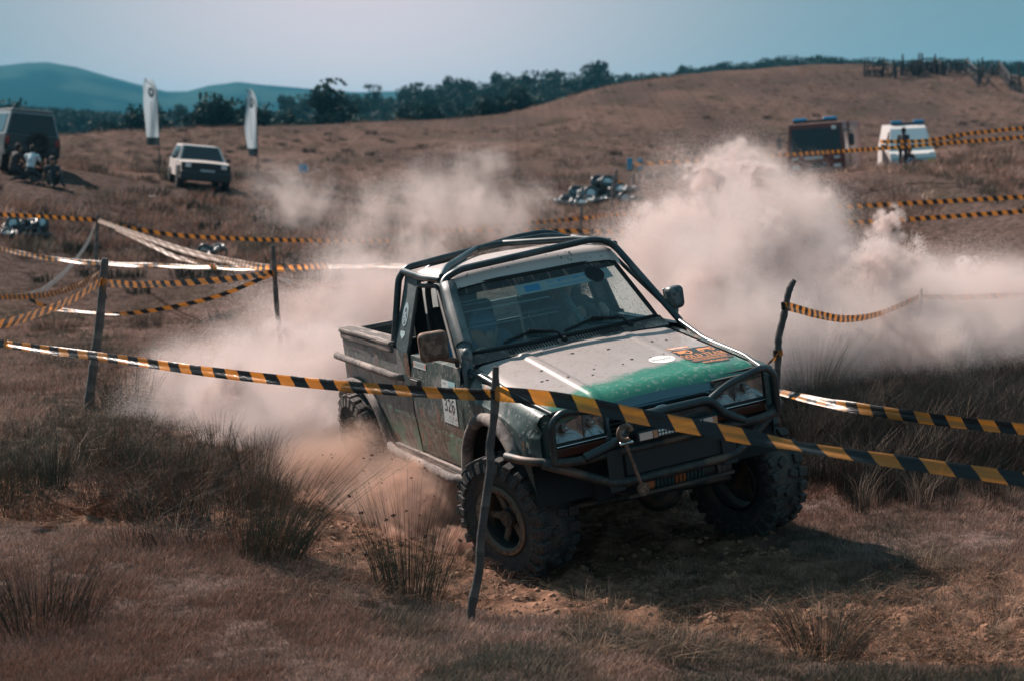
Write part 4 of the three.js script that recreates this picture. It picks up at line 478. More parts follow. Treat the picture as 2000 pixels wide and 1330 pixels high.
const S2 = stake('broken dark stake with a notch, right of the truck hood', [[1553, 547, 14], [1543, 565, 14], [1535, 600, 14], [1530, 625, 14], [1522, 655, 14], [1521, 662, 14], [1520, 700, 14], [1514, 790, 14]], 0.026, 0.036, 5);
stake('thin bent stake on the grassy crest at the right', [[1801, 564, 20], [1799, 605, 20], [1789, 635, 20], [1786, 660, 20], [1779, 700, 20]], 0.013, 0.015, 6);
stake('thin far post behind the truck roof', [[1137, 402, 58], [1135, 430, 58], [1134, 462, 58]], 0.045, 0.045, 7);
stake('faint far post in the dust left of the truck roof', [[833, 445, 50], [833, 470, 50], [832, 500, 50]], 0.05, 0.05, 8);
stake('tape wrapped post in front of the wheel pile', [[1205, 331, 72], [1199, 360, 72], [1195, 396, 72]], 0.06, 0.06, 9);
stake('far thin post right of the twin blue signs', [[1320, 308, 78], [1319, 340, 78], [1317, 366, 78]], 0.05, 0.05, 10);
const tapeTex = (() => { const t = colorTex(256, 64, (u, v) => { const k = ((u + v * 0.24) % 1 + 1) % 1, f = 1 - 0.1 * fbm(u * 30, v * 3, 2); return (k < 0.5 ? [0.95, 0.37, 0.055] : [0.012, 0.014, 0.017]).map((q) => q * f); }); t.wrapT = THREE.ClampToEdgeWrapping; return t; })();
const tapeMat = phy([1, 1, 1], 0.42, 0, { map: tapeTex, transmission: 0.7, thickness: 0, specularIntensity: 0.7, bumpMap: grayTex(128, 32, (u, v) => 0.5 + 0.3 * Math.sin(v * 9) + 0.4 * tnoise(u, v, 8, 3)), bumpScale: 0.006 });
tapeMat.bumpMap.repeat.set(1, 1);
function tape(label, pts, { w = 0.075, roll = [0], period = 0.24, ends = [], tails = 0, phase = 0 } = {}) { // roll: turn of the strip about its length, spread along it
  const t = thing('barrier_tape', label, 'tape'), P = pts.map((p) => at(...p)), n = Math.max(30, P.length * 14), C = new THREE.CatmullRomCurve3(P, false, 'centripetal').getPoints(n), pos = [], uv = [], idx = [], T = V(0, 0, 0), up = V(0, 1, 0), U = V(0, 0, 0), B = V(0, 0, 0); let L = 0;
  for (let i = 0; i <= n; i++) { if (i) L += C[i].distanceTo(C[i - 1]); T.copy(C[Math.min(n, i + 1)]).sub(C[Math.max(0, i - 1)]).normalize(); U.copy(up).addScaledVector(T, -T.y).normalize(); B.copy(T).cross(U);
    const k = i / n * (roll.length - 1), j = Math.min(roll.length - 2, Math.floor(k)), a = roll.length > 1 ? lerp(roll[j], roll[j + 1], sst(k - j, 0, 1)) : roll[0];
    for (let c = 0; c <= 4; c++) { const s = (c / 4 - 0.5) * w, q = 0.006 * (1 - (c / 2 - 1) ** 2) * Math.sin(L * 5 + c); const ca = Math.cos(a), sa = Math.sin(a); pos.push(C[i].x + (U.x * ca + B.x * sa) * s + (B.x * ca - U.x * sa) * q, C[i].y + (U.y * ca + B.y * sa) * s + (B.y * ca - U.y * sa) * q, C[i].z + (U.z * ca + B.z * sa) * s + (B.z * ca - U.z * sa) * q); uv.push(L / period + phase, c / 4); } }
  for (let i = 0; i < n; i++) for (let c = 0; c < 4; c++) { const a = i * 5 + c, b = a + 5; idx.push(a, b, a + 1, a + 1, b, b + 1); }
  mesh('strip', build(pos, idx, uv), tapeMat, t);
  for (const [u, v, D, R] of ends) { const p = at(u, v, D); const g = new THREE.CylinderGeometry(R, R * 1.05, w * 0.8, 14, 2, true).rotateZ(0.1).translate(p.x, p.y, p.z); g.attributes.uv.array.forEach((x, i, q) => { if (i % 2 === 0) q[i] = x * 0.8; }); mesh('knot', g, tapeMat, t);
    if (tails) { const q = p.clone(); mesh('loose_end', patch(range(0, 1, 6), [-0.5, 0.5], (s, c) => [q.x + 0.05 * s * tails + 0.012 * c, q.y - 0.16 * s - 0.01 * c, q.z + R + 0.01 + 0.02 * s * s], (x, s, c) => [s * 0.7, c + 0.5]), tapeMat, t); } }
  return t;
}
tape('nearest tape running from the left edge past the truck side to the front stake', [[-160, 648, 13.2], [0, 671, 12.3], [200, 697, 11.4], [450, 731, 10.4], [700, 756, 9.7], [880, 768, 9.2], [966, 771, 8.98]], { w: 0.062, phase: 0.4, roll: [-0.7, -0.62, -0.5, -0.3, -0.2, -0.15, 0.1], ends: [[967, 768, 9, 0.026]] });
tape('nearest tape crossing the truck front from the front stake to the right edge', [[968, 768, 8.97], [1100, 782, 8.75], [1260, 815, 8.6], [1430, 847, 8.55], [1560, 871, 8.5], [1800, 908, 8.45], [2000, 936, 8.4], [2150, 958, 8.4]], { w: 0.08, roll: [-0.1, -0.25, -0.3, -0.4, -1.1, -0.7, -0.6, -0.5], period: 0.255 });
tape('tape right of the truck running from its headlight to the right edge', [[1440, 742, 15], [1508, 761, 14], [1600, 783, 13.4], [1680, 797, 13], [1850, 822, 12.6], [2000, 838, 12.4], [2150, 855, 12.3]], { w: 0.085, roll: [-1.2, -1.25, -0.9, -0.4, -0.2, -0.15, -0.1] });
tape('sagging tape between the broken stake and the thin bent stake', [[1534, 597, 14], [1600, 615, 15.3], [1650, 623, 16.4], [1700, 618, 17.6], [1745, 603, 18.8], [1798, 579, 20]], { roll: [0.1, 0.1, 0.2, 0.3, 0.3, 0.2], w: 0.07, ends: [[1534, 597, 14, 0.032]] });
tape('level tape from the thin bent stake to the right edge', [[1801, 579, 20], [1880, 581, 20.6], [2000, 576, 21.5], [2100, 572, 22]], { roll: [-0.9, -0.4, -0.7], w: 0.07 });
tape('short tape end wound round the lower broken stake', [[1524, 690, 14], [1508, 704, 13.9], [1480, 728, 13.8]], { roll: [-0.3, -0.9], w: 0.06, ends: [[1520, 689, 14, 0.04]] });
tape('tape from the thick stake to the slim stake in the dust', [[200, 553, dL], [270, 556, dL + 1.1], [350, 553, dL + 2.2], [450, 545, 19], [530, 533, 20]], { roll: [0, -0.1, -0.3, -0.3, -0.5], w: 0.07, ends: [[200, 550, dL, 0.045], [533, 534, 20, 0.034]], tails: 1 });
tape('tape coming forward from the thick stake to the left edge', [[198, 549, dL - 0.02], [140, 585, dL - 1.2], [70, 613, dL - 2.4], [0, 634, dL - 3.4], [-120, 655, dL - 4.6]], { roll: [-0.2, -0.3, -0.4, -0.4], w: 0.085 });
tape('thin tape running back from the thick stake to the left edge', [[198, 534, dL + 0.05], [150, 558, dL + 2], [90, 576, dL + 4], [0, 581, dL + 6], [-80, 578, dL + 8]], { roll: [-0.3, -0.4, -0.4], w: 0.07 });
tape('low slack tape dipping behind the thick stake', [[40, 574, 22], [80, 596, 22], [140, 608, 21.5], [235, 613, 21], [330, 601, 20.6], [430, 577, 20.3], [530, 536, 20.05]], { roll: [-0.9, -0.4, -0.9, 0.2, 0.1, -0.2], w: 0.05 });
tape('whitish slack tape curving down from the small far stake', [[186, 434, 44], [172, 470, 40], [150, 503, 36], [110, 545, 30], [60, 574, 26], [-40, 585, 23]], { roll: [0.4, 0.5, 0.5, 0.5], w: 0.08 });
tape('pale tape running from the small far stake towards the slim stake', [[190, 431, 44], [240, 449, 38], [300, 470, 33], [360, 490, 29], [440, 509, 25], [545, 525, 22.5], [640, 518, 24]], { roll: [-0.35, -0.4, -0.5, -0.4, -0.3], w: 0.1 });
tape('upper tape from the left edge to the small far stake', [[-60, 412, 40], [0, 419, 41], [90, 424, 42.5], [187, 430, 44]], { roll: [0], w: 0.1, period: 0.3 });
tape('faint tape from the small far stake into the dust', [[190, 431, 44], [260, 447, 43], [340, 459, 43], [450, 466, 44], [600, 470, 46], [760, 471, 48]], { roll: [0], w: 0.1, period: 0.3 });
tape('glinting tape level across the field into the dust', [[-60, 476, 33], [0, 487, 31], [100, 506, 29], [200, 515, 28], [330, 520, 27], [480, 525, 26], [560, 523, 25.3], [680, 521, 24.3], [790, 520, 23.4]], { roll: [-0.1, -0.2, -0.1, -0.45, -0.3, -0.85, -0.5, -0.95, -0.55, -1.0, -0.7, -1.05, -0.6, -0.95, -0.75, -1.0, -0.6, -0.9], w: 0.085 });
tape('short tape joining the pale and the glinting tapes', [[225, 448, 38], [300, 483, 32], [350, 505, 29], [420, 520, 26.6]], { roll: [-0.3, -0.6, -0.4], w: 0.07 });
tape('faint tape from the slim stake towards the truck bed', [[545, 545, 20.3], [580, 553, 22], [640, 557, 24], [700, 561, 26], [790, 563, 28]], { roll: [-0.9, -0.4, 0], w: 0.08 });
tape('far tape passing just above the truck roof', [[833, 450, 50], [930, 450, 52], [1050, 451, 52], [1240, 453, 52], [1330, 452, 53]], { roll: [0], w: 0.13, period: 0.36 });
tape('faint slack tape hanging from the dusty far post', [[833, 462, 50], [850, 476, 44], [880, 492, 36]], { roll: [0.8], w: 0.1 });
tape('fainter far tape above the roof tape, in front of the far posts', [[900, 447, 60], [1020, 437, 60], [1135, 427, 58], [1200, 420, 60], [1290, 410, 62]], { roll: [0], w: 0.12, period: 0.4 });
tape('slack far tape looping below the wheel pile', [[1142, 388, 66], [1165, 405, 63], [1195, 420, 61], [1240, 423, 60], [1290, 416, 60]], { roll: [0.7, 0.9, 0.4], w: 0.11, period: 0.4 });
tape('far tape running right from the twin blue signs', [[1242, 322, 76], [1280, 319, 76], [1320, 316, 77], [1375, 313, 78], [1430, 311, 80]], { roll: [0], w: 0.16, period: 0.58 });
tape('slack far tape from the twin blue signs to the wheel pile', [[1241, 326, 76], [1233, 345, 74], [1218, 360, 72], [1200, 350, 72]], { roll: [0.5], w: 0.1 });
tape('far tape passing in front of the fire engine and ambulance', [[1480, 306, 60], [1560, 301, 60], [1640, 296, 61], [1740, 289, 62], [1850, 280, 62], [2000, 268, 62], [2100, 260, 62]], { roll: [0], w: 0.13, period: 0.25 });
tape('upper far tape right of the ambulance', [[1720, 277, 62], [1810, 275, 62], [1880, 263, 62], [1940, 256, 62], [2080, 243, 62]], { roll: [0], w: 0.13, period: 0.25 });
tape('upper of the two field tapes at the right edge', [[1560, 405, 43], [1650, 404, 43], [1800, 396, 43], [2000, 385, 43], [2120, 379, 43]], { roll: [0], w: 0.11, period: 0.25 });
tape('lower of the two field tapes at the right edge', [[1560, 438, 42], [1650, 436, 42], [1800, 427, 42], [2000, 413, 42], [2120, 405, 42]], { roll: [0], w: 0.11, period: 0.25 });
// ---------------------------------------------------------------- people (bones with radii, one surface)
function bodyMesh(bones, cell, pad = 0.06) { // bones: [a, b, ra, rb, colour]
  const lo = V(9, 9, 9), hi = V(-9, -9, -9); for (const [a, b, ra, rb] of bones) for (const [p, r] of [[a, ra], [b, rb]]) { lo.min(V(p[0] - r, p[1] - r, p[2] - r)); hi.max(V(p[0] + r, p[1] + r, p[2] + r)); }
  const c = lo.clone().add(hi).multiplyScalar(0.5), half = Math.max(hi.x - lo.x, hi.y - lo.y, hi.z - lo.z) / 2 + pad, res = Math.ceil(2 * half / cell), mc = new MarchingCubes(res, new THREE.MeshStandardMaterial(), false, false, 120000);
  const B = bones.map(([a, b, ra, rb]) => ({ a: V(...a), d: V(...b).sub(V(...a)), ra, rb })), p = V(0, 0, 0), q = V(0, 0, 0), dist = (k) => { const o = B[k]; q.copy(p).sub(o.a); const t = clamp(q.dot(o.d) / Math.max(o.d.lengthSq(), 1e-9), 0, 1); q.addScaledVector(o.d, -t); return q.length() - lerp(o.ra, o.rb, t); }, K = 0.035;
  const f = () => { let s = 9; for (let k = 0; k < B.length; k++) { const d = dist(k), h = clamp(0.5 + 0.5 * (s - d) / K, 0, 1); s = lerp(s, d, h) - K * h * (1 - h); } return s; };
  for (let z = 0; z < res; z++) for (let y = 0; y < res; y++) for (let x = 0; x < res; x++) { p.set((x - res / 2) / (res / 2) * half + c.x, (y - res / 2) / (res / 2) * half + c.y, (z - res / 2) / (res / 2) * half + c.z); mc.field[x + y * res + z * res * res] = -f(); }
  mc.isolation = 0; mc.update(); const n = mc.count, pos = new Float32Array(n * 3), nor = new Float32Array(n * 3), col = new Float32Array(n * 3);
  for (let i = 0; i < n; i++) { p.set(mc.positionArray[i * 3] * half + c.x, mc.positionArray[i * 3 + 1] * half + c.y, mc.positionArray[i * 3 + 2] * half + c.z); pos.set([p.x, p.y, p.z], i * 3); const e = V(mc.normalArray[i * 3], mc.normalArray[i * 3 + 1], mc.normalArray[i * 3 + 2]).normalize(); nor.set([e.x, e.y, e.z], i * 3); let best = 9, bk = 0; for (let k = 0; k < B.length; k++) { const d = dist(k); if (d < best) { best = d; bk = k; } } col.set(bones[bk][4], i * 3); }
  const g = new THREE.BufferGeometry(); g.setAttribute('position', new THREE.BufferAttribute(pos, 3)); g.setAttribute('normal', new THREE.BufferAttribute(nor, 3)); g.setAttribute('color', new THREE.BufferAttribute(col, 3)); return g;
}
const SKIN = [0.3, 0.17, 0.12], HAIR = [0.02, 0.016, 0.015];
function hand(w, dir, palmN, c, s) { // palm, four fingers of their own lengths, a thumb from its side
  const d = V(...dir).normalize(), n = V(...palmN).normalize(), x = d.clone().cross(n).normalize(), at3 = (a, b, e) => { const p = V(...w).addScaledVector(d, a).addScaledVector(x, b).addScaledVector(n, e); return [p.x, p.y, p.z]; }, L = [[at3(0.01, 0, 0), at3(0.075, 0, 0), 0.026, 0.034, c]];
  [0.062, 0.074, 0.068, 0.052].forEach((l, i) => { const b = (i - 1.5) * 0.021; L.push([at3(0.085, b, 0), at3(0.085 + l * 0.55, b * 1.15, 0.008), 0.0095, 0.009, c], [at3(0.085 + l * 0.55, b * 1.15, 0.008), at3(0.085 + l * 0.9, b * 1.2, 0.03), 0.009, 0.008, c]); });
  L.push([at3(0.03, s * 0.03, 0), at3(0.07, s * 0.062, 0.02), 0.012, 0.0095, c]); return L;
}
function figure(name, label, pos, turn, J, { shirt, trouser, hair = HAIR, sleeve = 'short', cell = 0.024, cap } = {}) {
  const t = thing(name, label, 'person', pos, turn), M = std([1, 1, 1], 0.85, 0, { vertexColors: true }), arm = sleeve === 'long' ? shirt : SKIN, mid = (a, b, k = 0.5) => a.map((v, i) => lerp(v, b[i], k)), B = [];
  B.push([J.pelvis, J.waist, 0.125, 0.12, trouser], [J.waist, J.chest, 0.125, 0.145, shirt], [J.chest, J.neck, 0.14, 0.075, shirt], [J.shL, J.shR, 0.075, 0.075, shirt], [J.neck, mid(J.neck, J.head, 0.6), 0.052, 0.05, SKIN]);
  for (const s of ['L', 'R']) B.push([J['sh' + s], mid(J['sh' + s], J['el' + s], 0.55), 0.066, 0.054, shirt], [mid(J['sh' + s], J['el' + s], 0.55), J['el' + s], 0.05, 0.042, arm], [J['el' + s], J['wr' + s], 0.042, 0.03, arm], [J['hip' + s], J['kn' + s], 0.09, 0.06, trouser], [J['kn' + s], J['an' + s], 0.06, 0.042, trouser], [J['an' + s], J['to' + s], 0.045, 0.036, [0.03, 0.03, 0.03]]);
  const h = J.head, fd = J.face ?? [0, 0, 1], H = (a, b, c) => [h[0] + fd[2] * a + fd[0] * c, h[1] + b, h[2] - fd[0] * a + fd[2] * c];
  B.push([H(0, 0.03, -0.01), H(0, -0.03, 0.015), 0.092, 0.078, SKIN], [H(0, -0.06, 0.04), H(0, -0.085, 0.06), 0.05, 0.036, SKIN], [H(0, -0.005, 0.09), H(0, -0.03, 0.108), 0.011, 0.016, SKIN], [H(0.088, -0.005, 0), H(0.09, -0.03, 0), 0.014, 0.011, SKIN], [H(-0.088, -0.005, 0), H(-0.09, -0.03, 0), 0.014, 0.011, SKIN], [H(0, 0.055, -0.02), H(0, 0.0, -0.045), 0.096, 0.085, cap ?? hair], [H(0, 0.07, 0.03), H(0, 0.075, -0.02), 0.075, 0.085, cap ?? hair]);
  mesh('body', bodyMesh(B, cell), M, t);
  const F = []; for (const s of ['L', 'R']) { const d = J['wr' + s].map((v, i) => v - J['el' + s][i]); F.push(bodyMesh(hand(J['wr' + s], d, [s === 'L' ? 1 : -1, 0.2, 0.3], SKIN, s === 'L' ? -1 : 1), 0.0055, 0.02)); }
  F.forEach((g) => mesh('hand', g, M, t));
  for (const q of [-0.033, 0.033]) { const p = H(q, 0.005, 0.086); mesh('eye', ball(0.011, ...p), std([0.02, 0.02, 0.02], 0.4), t); } const mp = H(0, -0.062, 0.092); mesh('mouth', ball(0.02, ...mp, 1, 0.3, 0.5), std([0.2, 0.08, 0.07], 0.7), t);
  return t;
}
const STAND = { pelvis: [0, 0.94, 0], waist: [0, 1.08, 0], chest: [0, 1.28, 0], neck: [0, 1.46, 0], head: [0, 1.62, 0.02], shL: [-0.18, 1.4, 0], shR: [0.18, 1.4, 0], elL: [-0.24, 1.12, -0.03], elR: [0.24, 1.12, -0.03], wrL: [-0.2, 0.9, 0.1], wrR: [0.22, 0.88, 0.08], hipL: [-0.1, 0.92, 0], hipR: [0.1, 0.92, 0], knL: [-0.12, 0.5, 0.03], knR: [0.12, 0.5, 0.05], anL: [-0.13, 0.08, -0.02], anR: [0.14, 0.08, 0], toL: [-0.15, 0.04, 0.13], toR: [0.17, 0.04, 0.15] };
const KNEEL = { pelvis: [0, 0.42, -0.12], waist: [0, 0.55, -0.08], chest: [0, 0.76, 0.0], neck: [0, 0.95, 0.08], head: [0, 1.1, 0.13], shL: [-0.19, 0.89, 0.04], shR: [0.19, 0.89, 0.04], elL: [-0.25, 0.66, 0.18], elR: [0.25, 0.66, 0.2], wrL: [-0.14, 0.55, 0.38], wrR: [0.12, 0.56, 0.4], hipL: [-0.1, 0.4, -0.1], hipR: [0.1, 0.4, -0.1], knL: [-0.2, 0.14, 0.28], knR: [0.2, 0.5, 0.32], anL: [-0.16, 0.08, -0.2], anR: [0.18, 0.08, 0.3], toL: [-0.16, 0.05, -0.34], toR: [0.19, 0.04, 0.46] };
const SITGROUND = { pelvis: [0, 0.14, 0], waist: [0, 0.3, -0.03], chest: [0, 0.5, -0.02], neck: [0, 0.69, 0.03], head: [0, 0.85, 0.07], shL: [-0.18, 0.63, 0], shR: [0.18, 0.63, 0], elL: [-0.26, 0.4, -0.05], elR: [0.27, 0.42, 0.16], wrL: [-0.3, 0.16, -0.14], wrR: [0.14, 0.44, 0.34], hipL: [-0.1, 0.13, 0.02], hipR: [0.1, 0.13, 0.02], knL: [-0.16, 0.46, 0.34], knR: [0.18, 0.44, 0.36], anL: [-0.15, 0.08, 0.52], anR: [0.2, 0.08, 0.56], toL: [-0.16, 0.04, 0.66], toR: [0.23, 0.04, 0.7] };
const DRIVE = { pelvis: [0, 0.88, -1.5], waist: [0, 1.02, -1.52], chest: [0, 1.2, -1.52], neck: [0, 1.36, -1.49], head: [0, 1.5, -1.46], shL: [-0.18, 1.31, -1.5], shR: [0.18, 1.31, -1.5], elL: [-0.25, 1.12, -1.28], elR: [0.25, 1.12, -1.28], wrL: [-0.15, 1.27, -1.06], wrR: [0.15, 1.27, -1.06], hipL: [-0.1, 0.88, -1.46], hipR: [0.1, 0.88, -1.46], knL: [-0.14, 0.95, -1.05], knR: [0.14, 0.95, -1.05], anL: [-0.13, 0.6, -0.82], anR: [0.13, 0.6, -0.82], toL: [-0.13, 0.58, -0.7], toR: [0.13, 0.58, -0.7] };
const shift = (J, dx, ch = {}) => Object.fromEntries(Object.entries({ ...J, ...ch }).map(([k, v]) => [k, k === 'face' ? v : [v[0] + dx, v[1], v[2]]]));
for (const [n, J, c] of [['truck driver seen through the windscreen, dark clothes and cap, hands on the wheel', shift(DRIVE, 0.36), { shirt: [0.03, 0.035, 0.04], trouser: [0.02, 0.022, 0.03], cap: [0.02, 0.025, 0.03], sleeve: 'long' }], ['co-driver in a blue shirt leaning low behind the windscreen beside the open window', shift({ ...DRIVE, head: [0, 1.3, -1.2], neck: [0, 1.21, -1.31], chest: [0, 1.12, -1.45], shL: [-0.18, 1.2, -1.36], shR: [0.18, 1.2, -1.36], elL: [-0.26, 1.1, -1.2], wrL: [-0.2, 1.16, -1.02], wrR: [0.12, 1.14, -1.04] }, -0.38), { shirt: [0.012, 0.1, 0.19], trouser: [0.02, 0.022, 0.03], cap: [0.014, 0.1, 0.17], sleeve: 'long' }]]) { const p = figure('person', n, truck.position, 0, J, { ...c, cell: 0.018 }); p.quaternion.copy(truck.quaternion); }
// ---------------------------------------------------------------- vehicles and other things of the field
const glassDark = std([0.012, 0.018, 0.022], 0.12), tyreM = std([0.02, 0.021, 0.022], 0.85), hub = std([0.3, 0.3, 0.3], 0.4, 0.7), plate = std([0.5, 0.5, 0.5], 0.5);
const lampM = phy([0.62, 0.65, 0.66], 0.15, 0.3, { clearcoat: 1 });
function wheels(t, spots, R, w) { for (const [x, z] of spots) { const g = new THREE.Group(); g.name = 'wheel'; g.position.set(x, R, z); t.add(g); mesh('tyre', new THREE.LatheGeometry([[R * 0.55, -w / 2], [R * 0.92, -w / 2], [R, -w * 0.35], [R, w * 0.35], [R * 0.92, w / 2], [R * 0.55, w / 2]].map((p) => new THREE.Vector2(...p)), 26).rotateZ(Math.PI / 2), tyreM, g); mesh('rim', cyl(R * 0.56, R * 0.56, w * 0.8, 18, 'x'), hub, g); } }
// a body between two side outlines: lower [z, y] at half width w0, sides leaning to w1 at the top
function shell(prof, wAt, bev = 0.03) { const n = prof.length, pos = [], idx = []; for (const s of [-1, 1]) { for (const [z, y] of prof) pos.push(s * wAt(y, z), y, z); }
  const sh = THREE.ShapeUtils.triangulateShape(prof.map((p) => new THREE.Vector2(p[0], p[1])), []); for (const [a, b, c] of sh) idx.push(a, b, c, n + a, n + c, n + b); for (let i = 0; i < n; i++) { const j = (i + 1) % n; idx.push(i, j, n + i, j, n + j, n + i); } const g = build(pos, idx).toNonIndexed(); g.computeVertexNormals(); return g; }
const pane = (a, b, c, d, off = 0.012) => { const A = [a, b, c, d].map((p) => V(...p)), n = A[1].clone().sub(A[0]).cross(A[3].clone().sub(A[0])).normalize().multiplyScalar(off), pos = []; for (const p of A) pos.push(p.x + n.x, p.y + n.y, p.z + n.z); for (const p of A) pos.push(p.x - n.x, p.y - n.y, p.z - n.z); const g = build(pos, [0, 1, 2, 0, 2, 3, 4, 6, 5, 4, 7, 6, 0, 4, 5, 0, 5, 1, 1, 5, 6, 1, 6, 2, 2, 6, 7, 2, 7, 3, 3, 7, 4, 3, 4, 0]).toNonIndexed(); g.computeVertexNormals(); return g; };
function place(o, u, v, D, ry, rz = 0, sink = 0) { const p = at(u, v, D); p.y = ground(p.x, p.z) - sink; o.position.copy(p); o.rotation.set(0, ry, rz); }
{ // dark off-roader at the left edge, seen from its tail; window, spare wheel, bumper
  const t = thing('parked_offroader', 'dark off-roader with pale roof parked at the far left edge', 'off-roader'), w = (y) => (y > 1.2 ? lerp(0.92, 0.7, (y - 1.2) / 0.9) : y > 0.9 ? lerp(0.96, 0.92, (y - 0.9) / 0.3) : 0.94), dk = std([0.018, 0.023, 0.026], 0.5), pale = std([0.2, 0.225, 0.235], 0.4);
  mesh('body', shell([[2.2, 0.5], [2.25, 0.95], [2.15, 1.22], [-2.2, 1.22], [-2.26, 0.95], [-2.2, 0.5]], w), dk, t); mesh('cabin', shell([[2.1, 1.215], [1.85, 2.02], [-1.2, 2.05], [-1.9, 1.215]], w), pale, t); mesh('roof', rbox(1.42, 0.07, 3.1, 0.03, 0, 2.08, 0.32), pale, t);
  mesh('rear_window', pane([-0.84, 1.25, 2.11], [0.84, 1.25, 2.11], [0.68, 1.95, 1.89], [-0.68, 1.95, 1.89]), glassDark, t); for (const s of [-1, 1]) mesh('side_window', pane([s * 0.915, 1.3, 1.6], [s * 0.915, 1.3, -1.5], [s * 0.75, 1.92, -1.05], [s * 0.75, 1.92, 1.55]), glassDark, t);
  mesh('spare_wheel', [new THREE.TorusGeometry(0.27, 0.11, 10, 24).translate(0.18, 1.0, 2.36), cyl(0.2, 0.2, 0.08, 18, 'z', 0.18, 1.0, 2.34)], tyreM, t); mesh('bumper', rbox(1.85, 0.2, 0.16, 0.05, 0, 0.58, 2.3), tyreM, t); for (const s of [-1, 1]) mesh('tail_light', rbox(0.12, 0.26, 0.05, 0.02, s * 0.84, 1.02, 2.25), std([0.25, 0.03, 0.02], 0.3), t); mesh('tail_panel', pane([-0.8, 0.7, 2.26], [0.8, 0.7, 2.26], [0.8, 1.18, 2.2], [-0.8, 1.18, 2.2]), std([0.03, 0.038, 0.04], 0.5), t);
  wheels(t, [[-0.82, 1.45], [0.82, 1.45], [-0.82, -1.4], [0.82, -1.4]], 0.4, 0.26); place(t, 40, 330, 62, 0.42, -0.09);
}
{ // pale hatch-backed off-roader coming on
  const t = thing('pale_offroader', 'pale off-roader with black front and dark windscreen between the two flags', 'off-roader'), w = (y) => (y > 1.02 ? lerp(0.84, 0.64, (y - 1.02) / 0.55) : 0.86), paint = std([0.6, 0.52, 0.48], 0.35), blk = std([0.02, 0.026, 0.03], 0.6);
  mesh('body', shell([[2.0, 0.42], [2.05, 0.72], [1.98, 0.95], [0.8, 1.03], [-1.9, 1.03], [-1.95, 0.5]], w), paint, t); mesh('cabin', shell([[0.85, 1.025], [0.28, 1.55], [-1.6, 1.58], [-1.88, 1.025]], w), paint, t); mesh('hood', patch(range(0.82, 1.96, 6), range(-0.8, 0.8, 8), (z, x) => [x, 1.05 - 0.07 * ((z - 0.82) / 1.14) ** 2 - 0.03 * (x / 0.8) ** 2, z]), paint, t);
  mesh('windscreen', pane([-0.74, 1.06, 0.83], [0.74, 1.06, 0.83], [0.6, 1.51, 0.33], [-0.6, 1.51, 0.33]), glassDark, t); for (const s of [-1, 1]) { mesh('side_window', pane([s * 0.835, 1.07, 0.6], [s * 0.835, 1.07, -1.6], [s * 0.66, 1.5, -1.45], [s * 0.66, 1.5, 0.25]), glassDark, t); mesh('mirror', rbox(0.16, 0.12, 0.08, 0.03, s * 0.95, 1.1, 0.65), blk, t); }
  mesh('front_grille', rbox(1.72, 0.36, 0.08, 0.03, 0, 0.78, 2.03), blk, t); mesh('bumper', rbox(1.76, 0.34, 0.24, 0.06, 0, 0.5, 2.06), blk, t); for (const s of [-1, 1]) { mesh('headlight', rbox(0.2, 0.14, 0.05, 0.03, s * 0.62, 0.85, 2.075), lampM, t); mesh('wheel_arch', rbox(0.1, 0.3, 0.9, 0.04, s * 0.87, 0.7, 1.3), blk, t); } mesh('number_plate', rbox(0.5, 0.11, 0.02, 0.005, 0.06, 0.68, 2.09), plate, t);
  wheels(t, [[-0.8, 1.3], [0.8, 1.3], [-0.8, -1.25], [0.8, -1.25]], 0.36, 0.24); place(t, 384, 350, 66, 0.3, -0.09, 0.1); t.scale.setScalar(1.06);
}
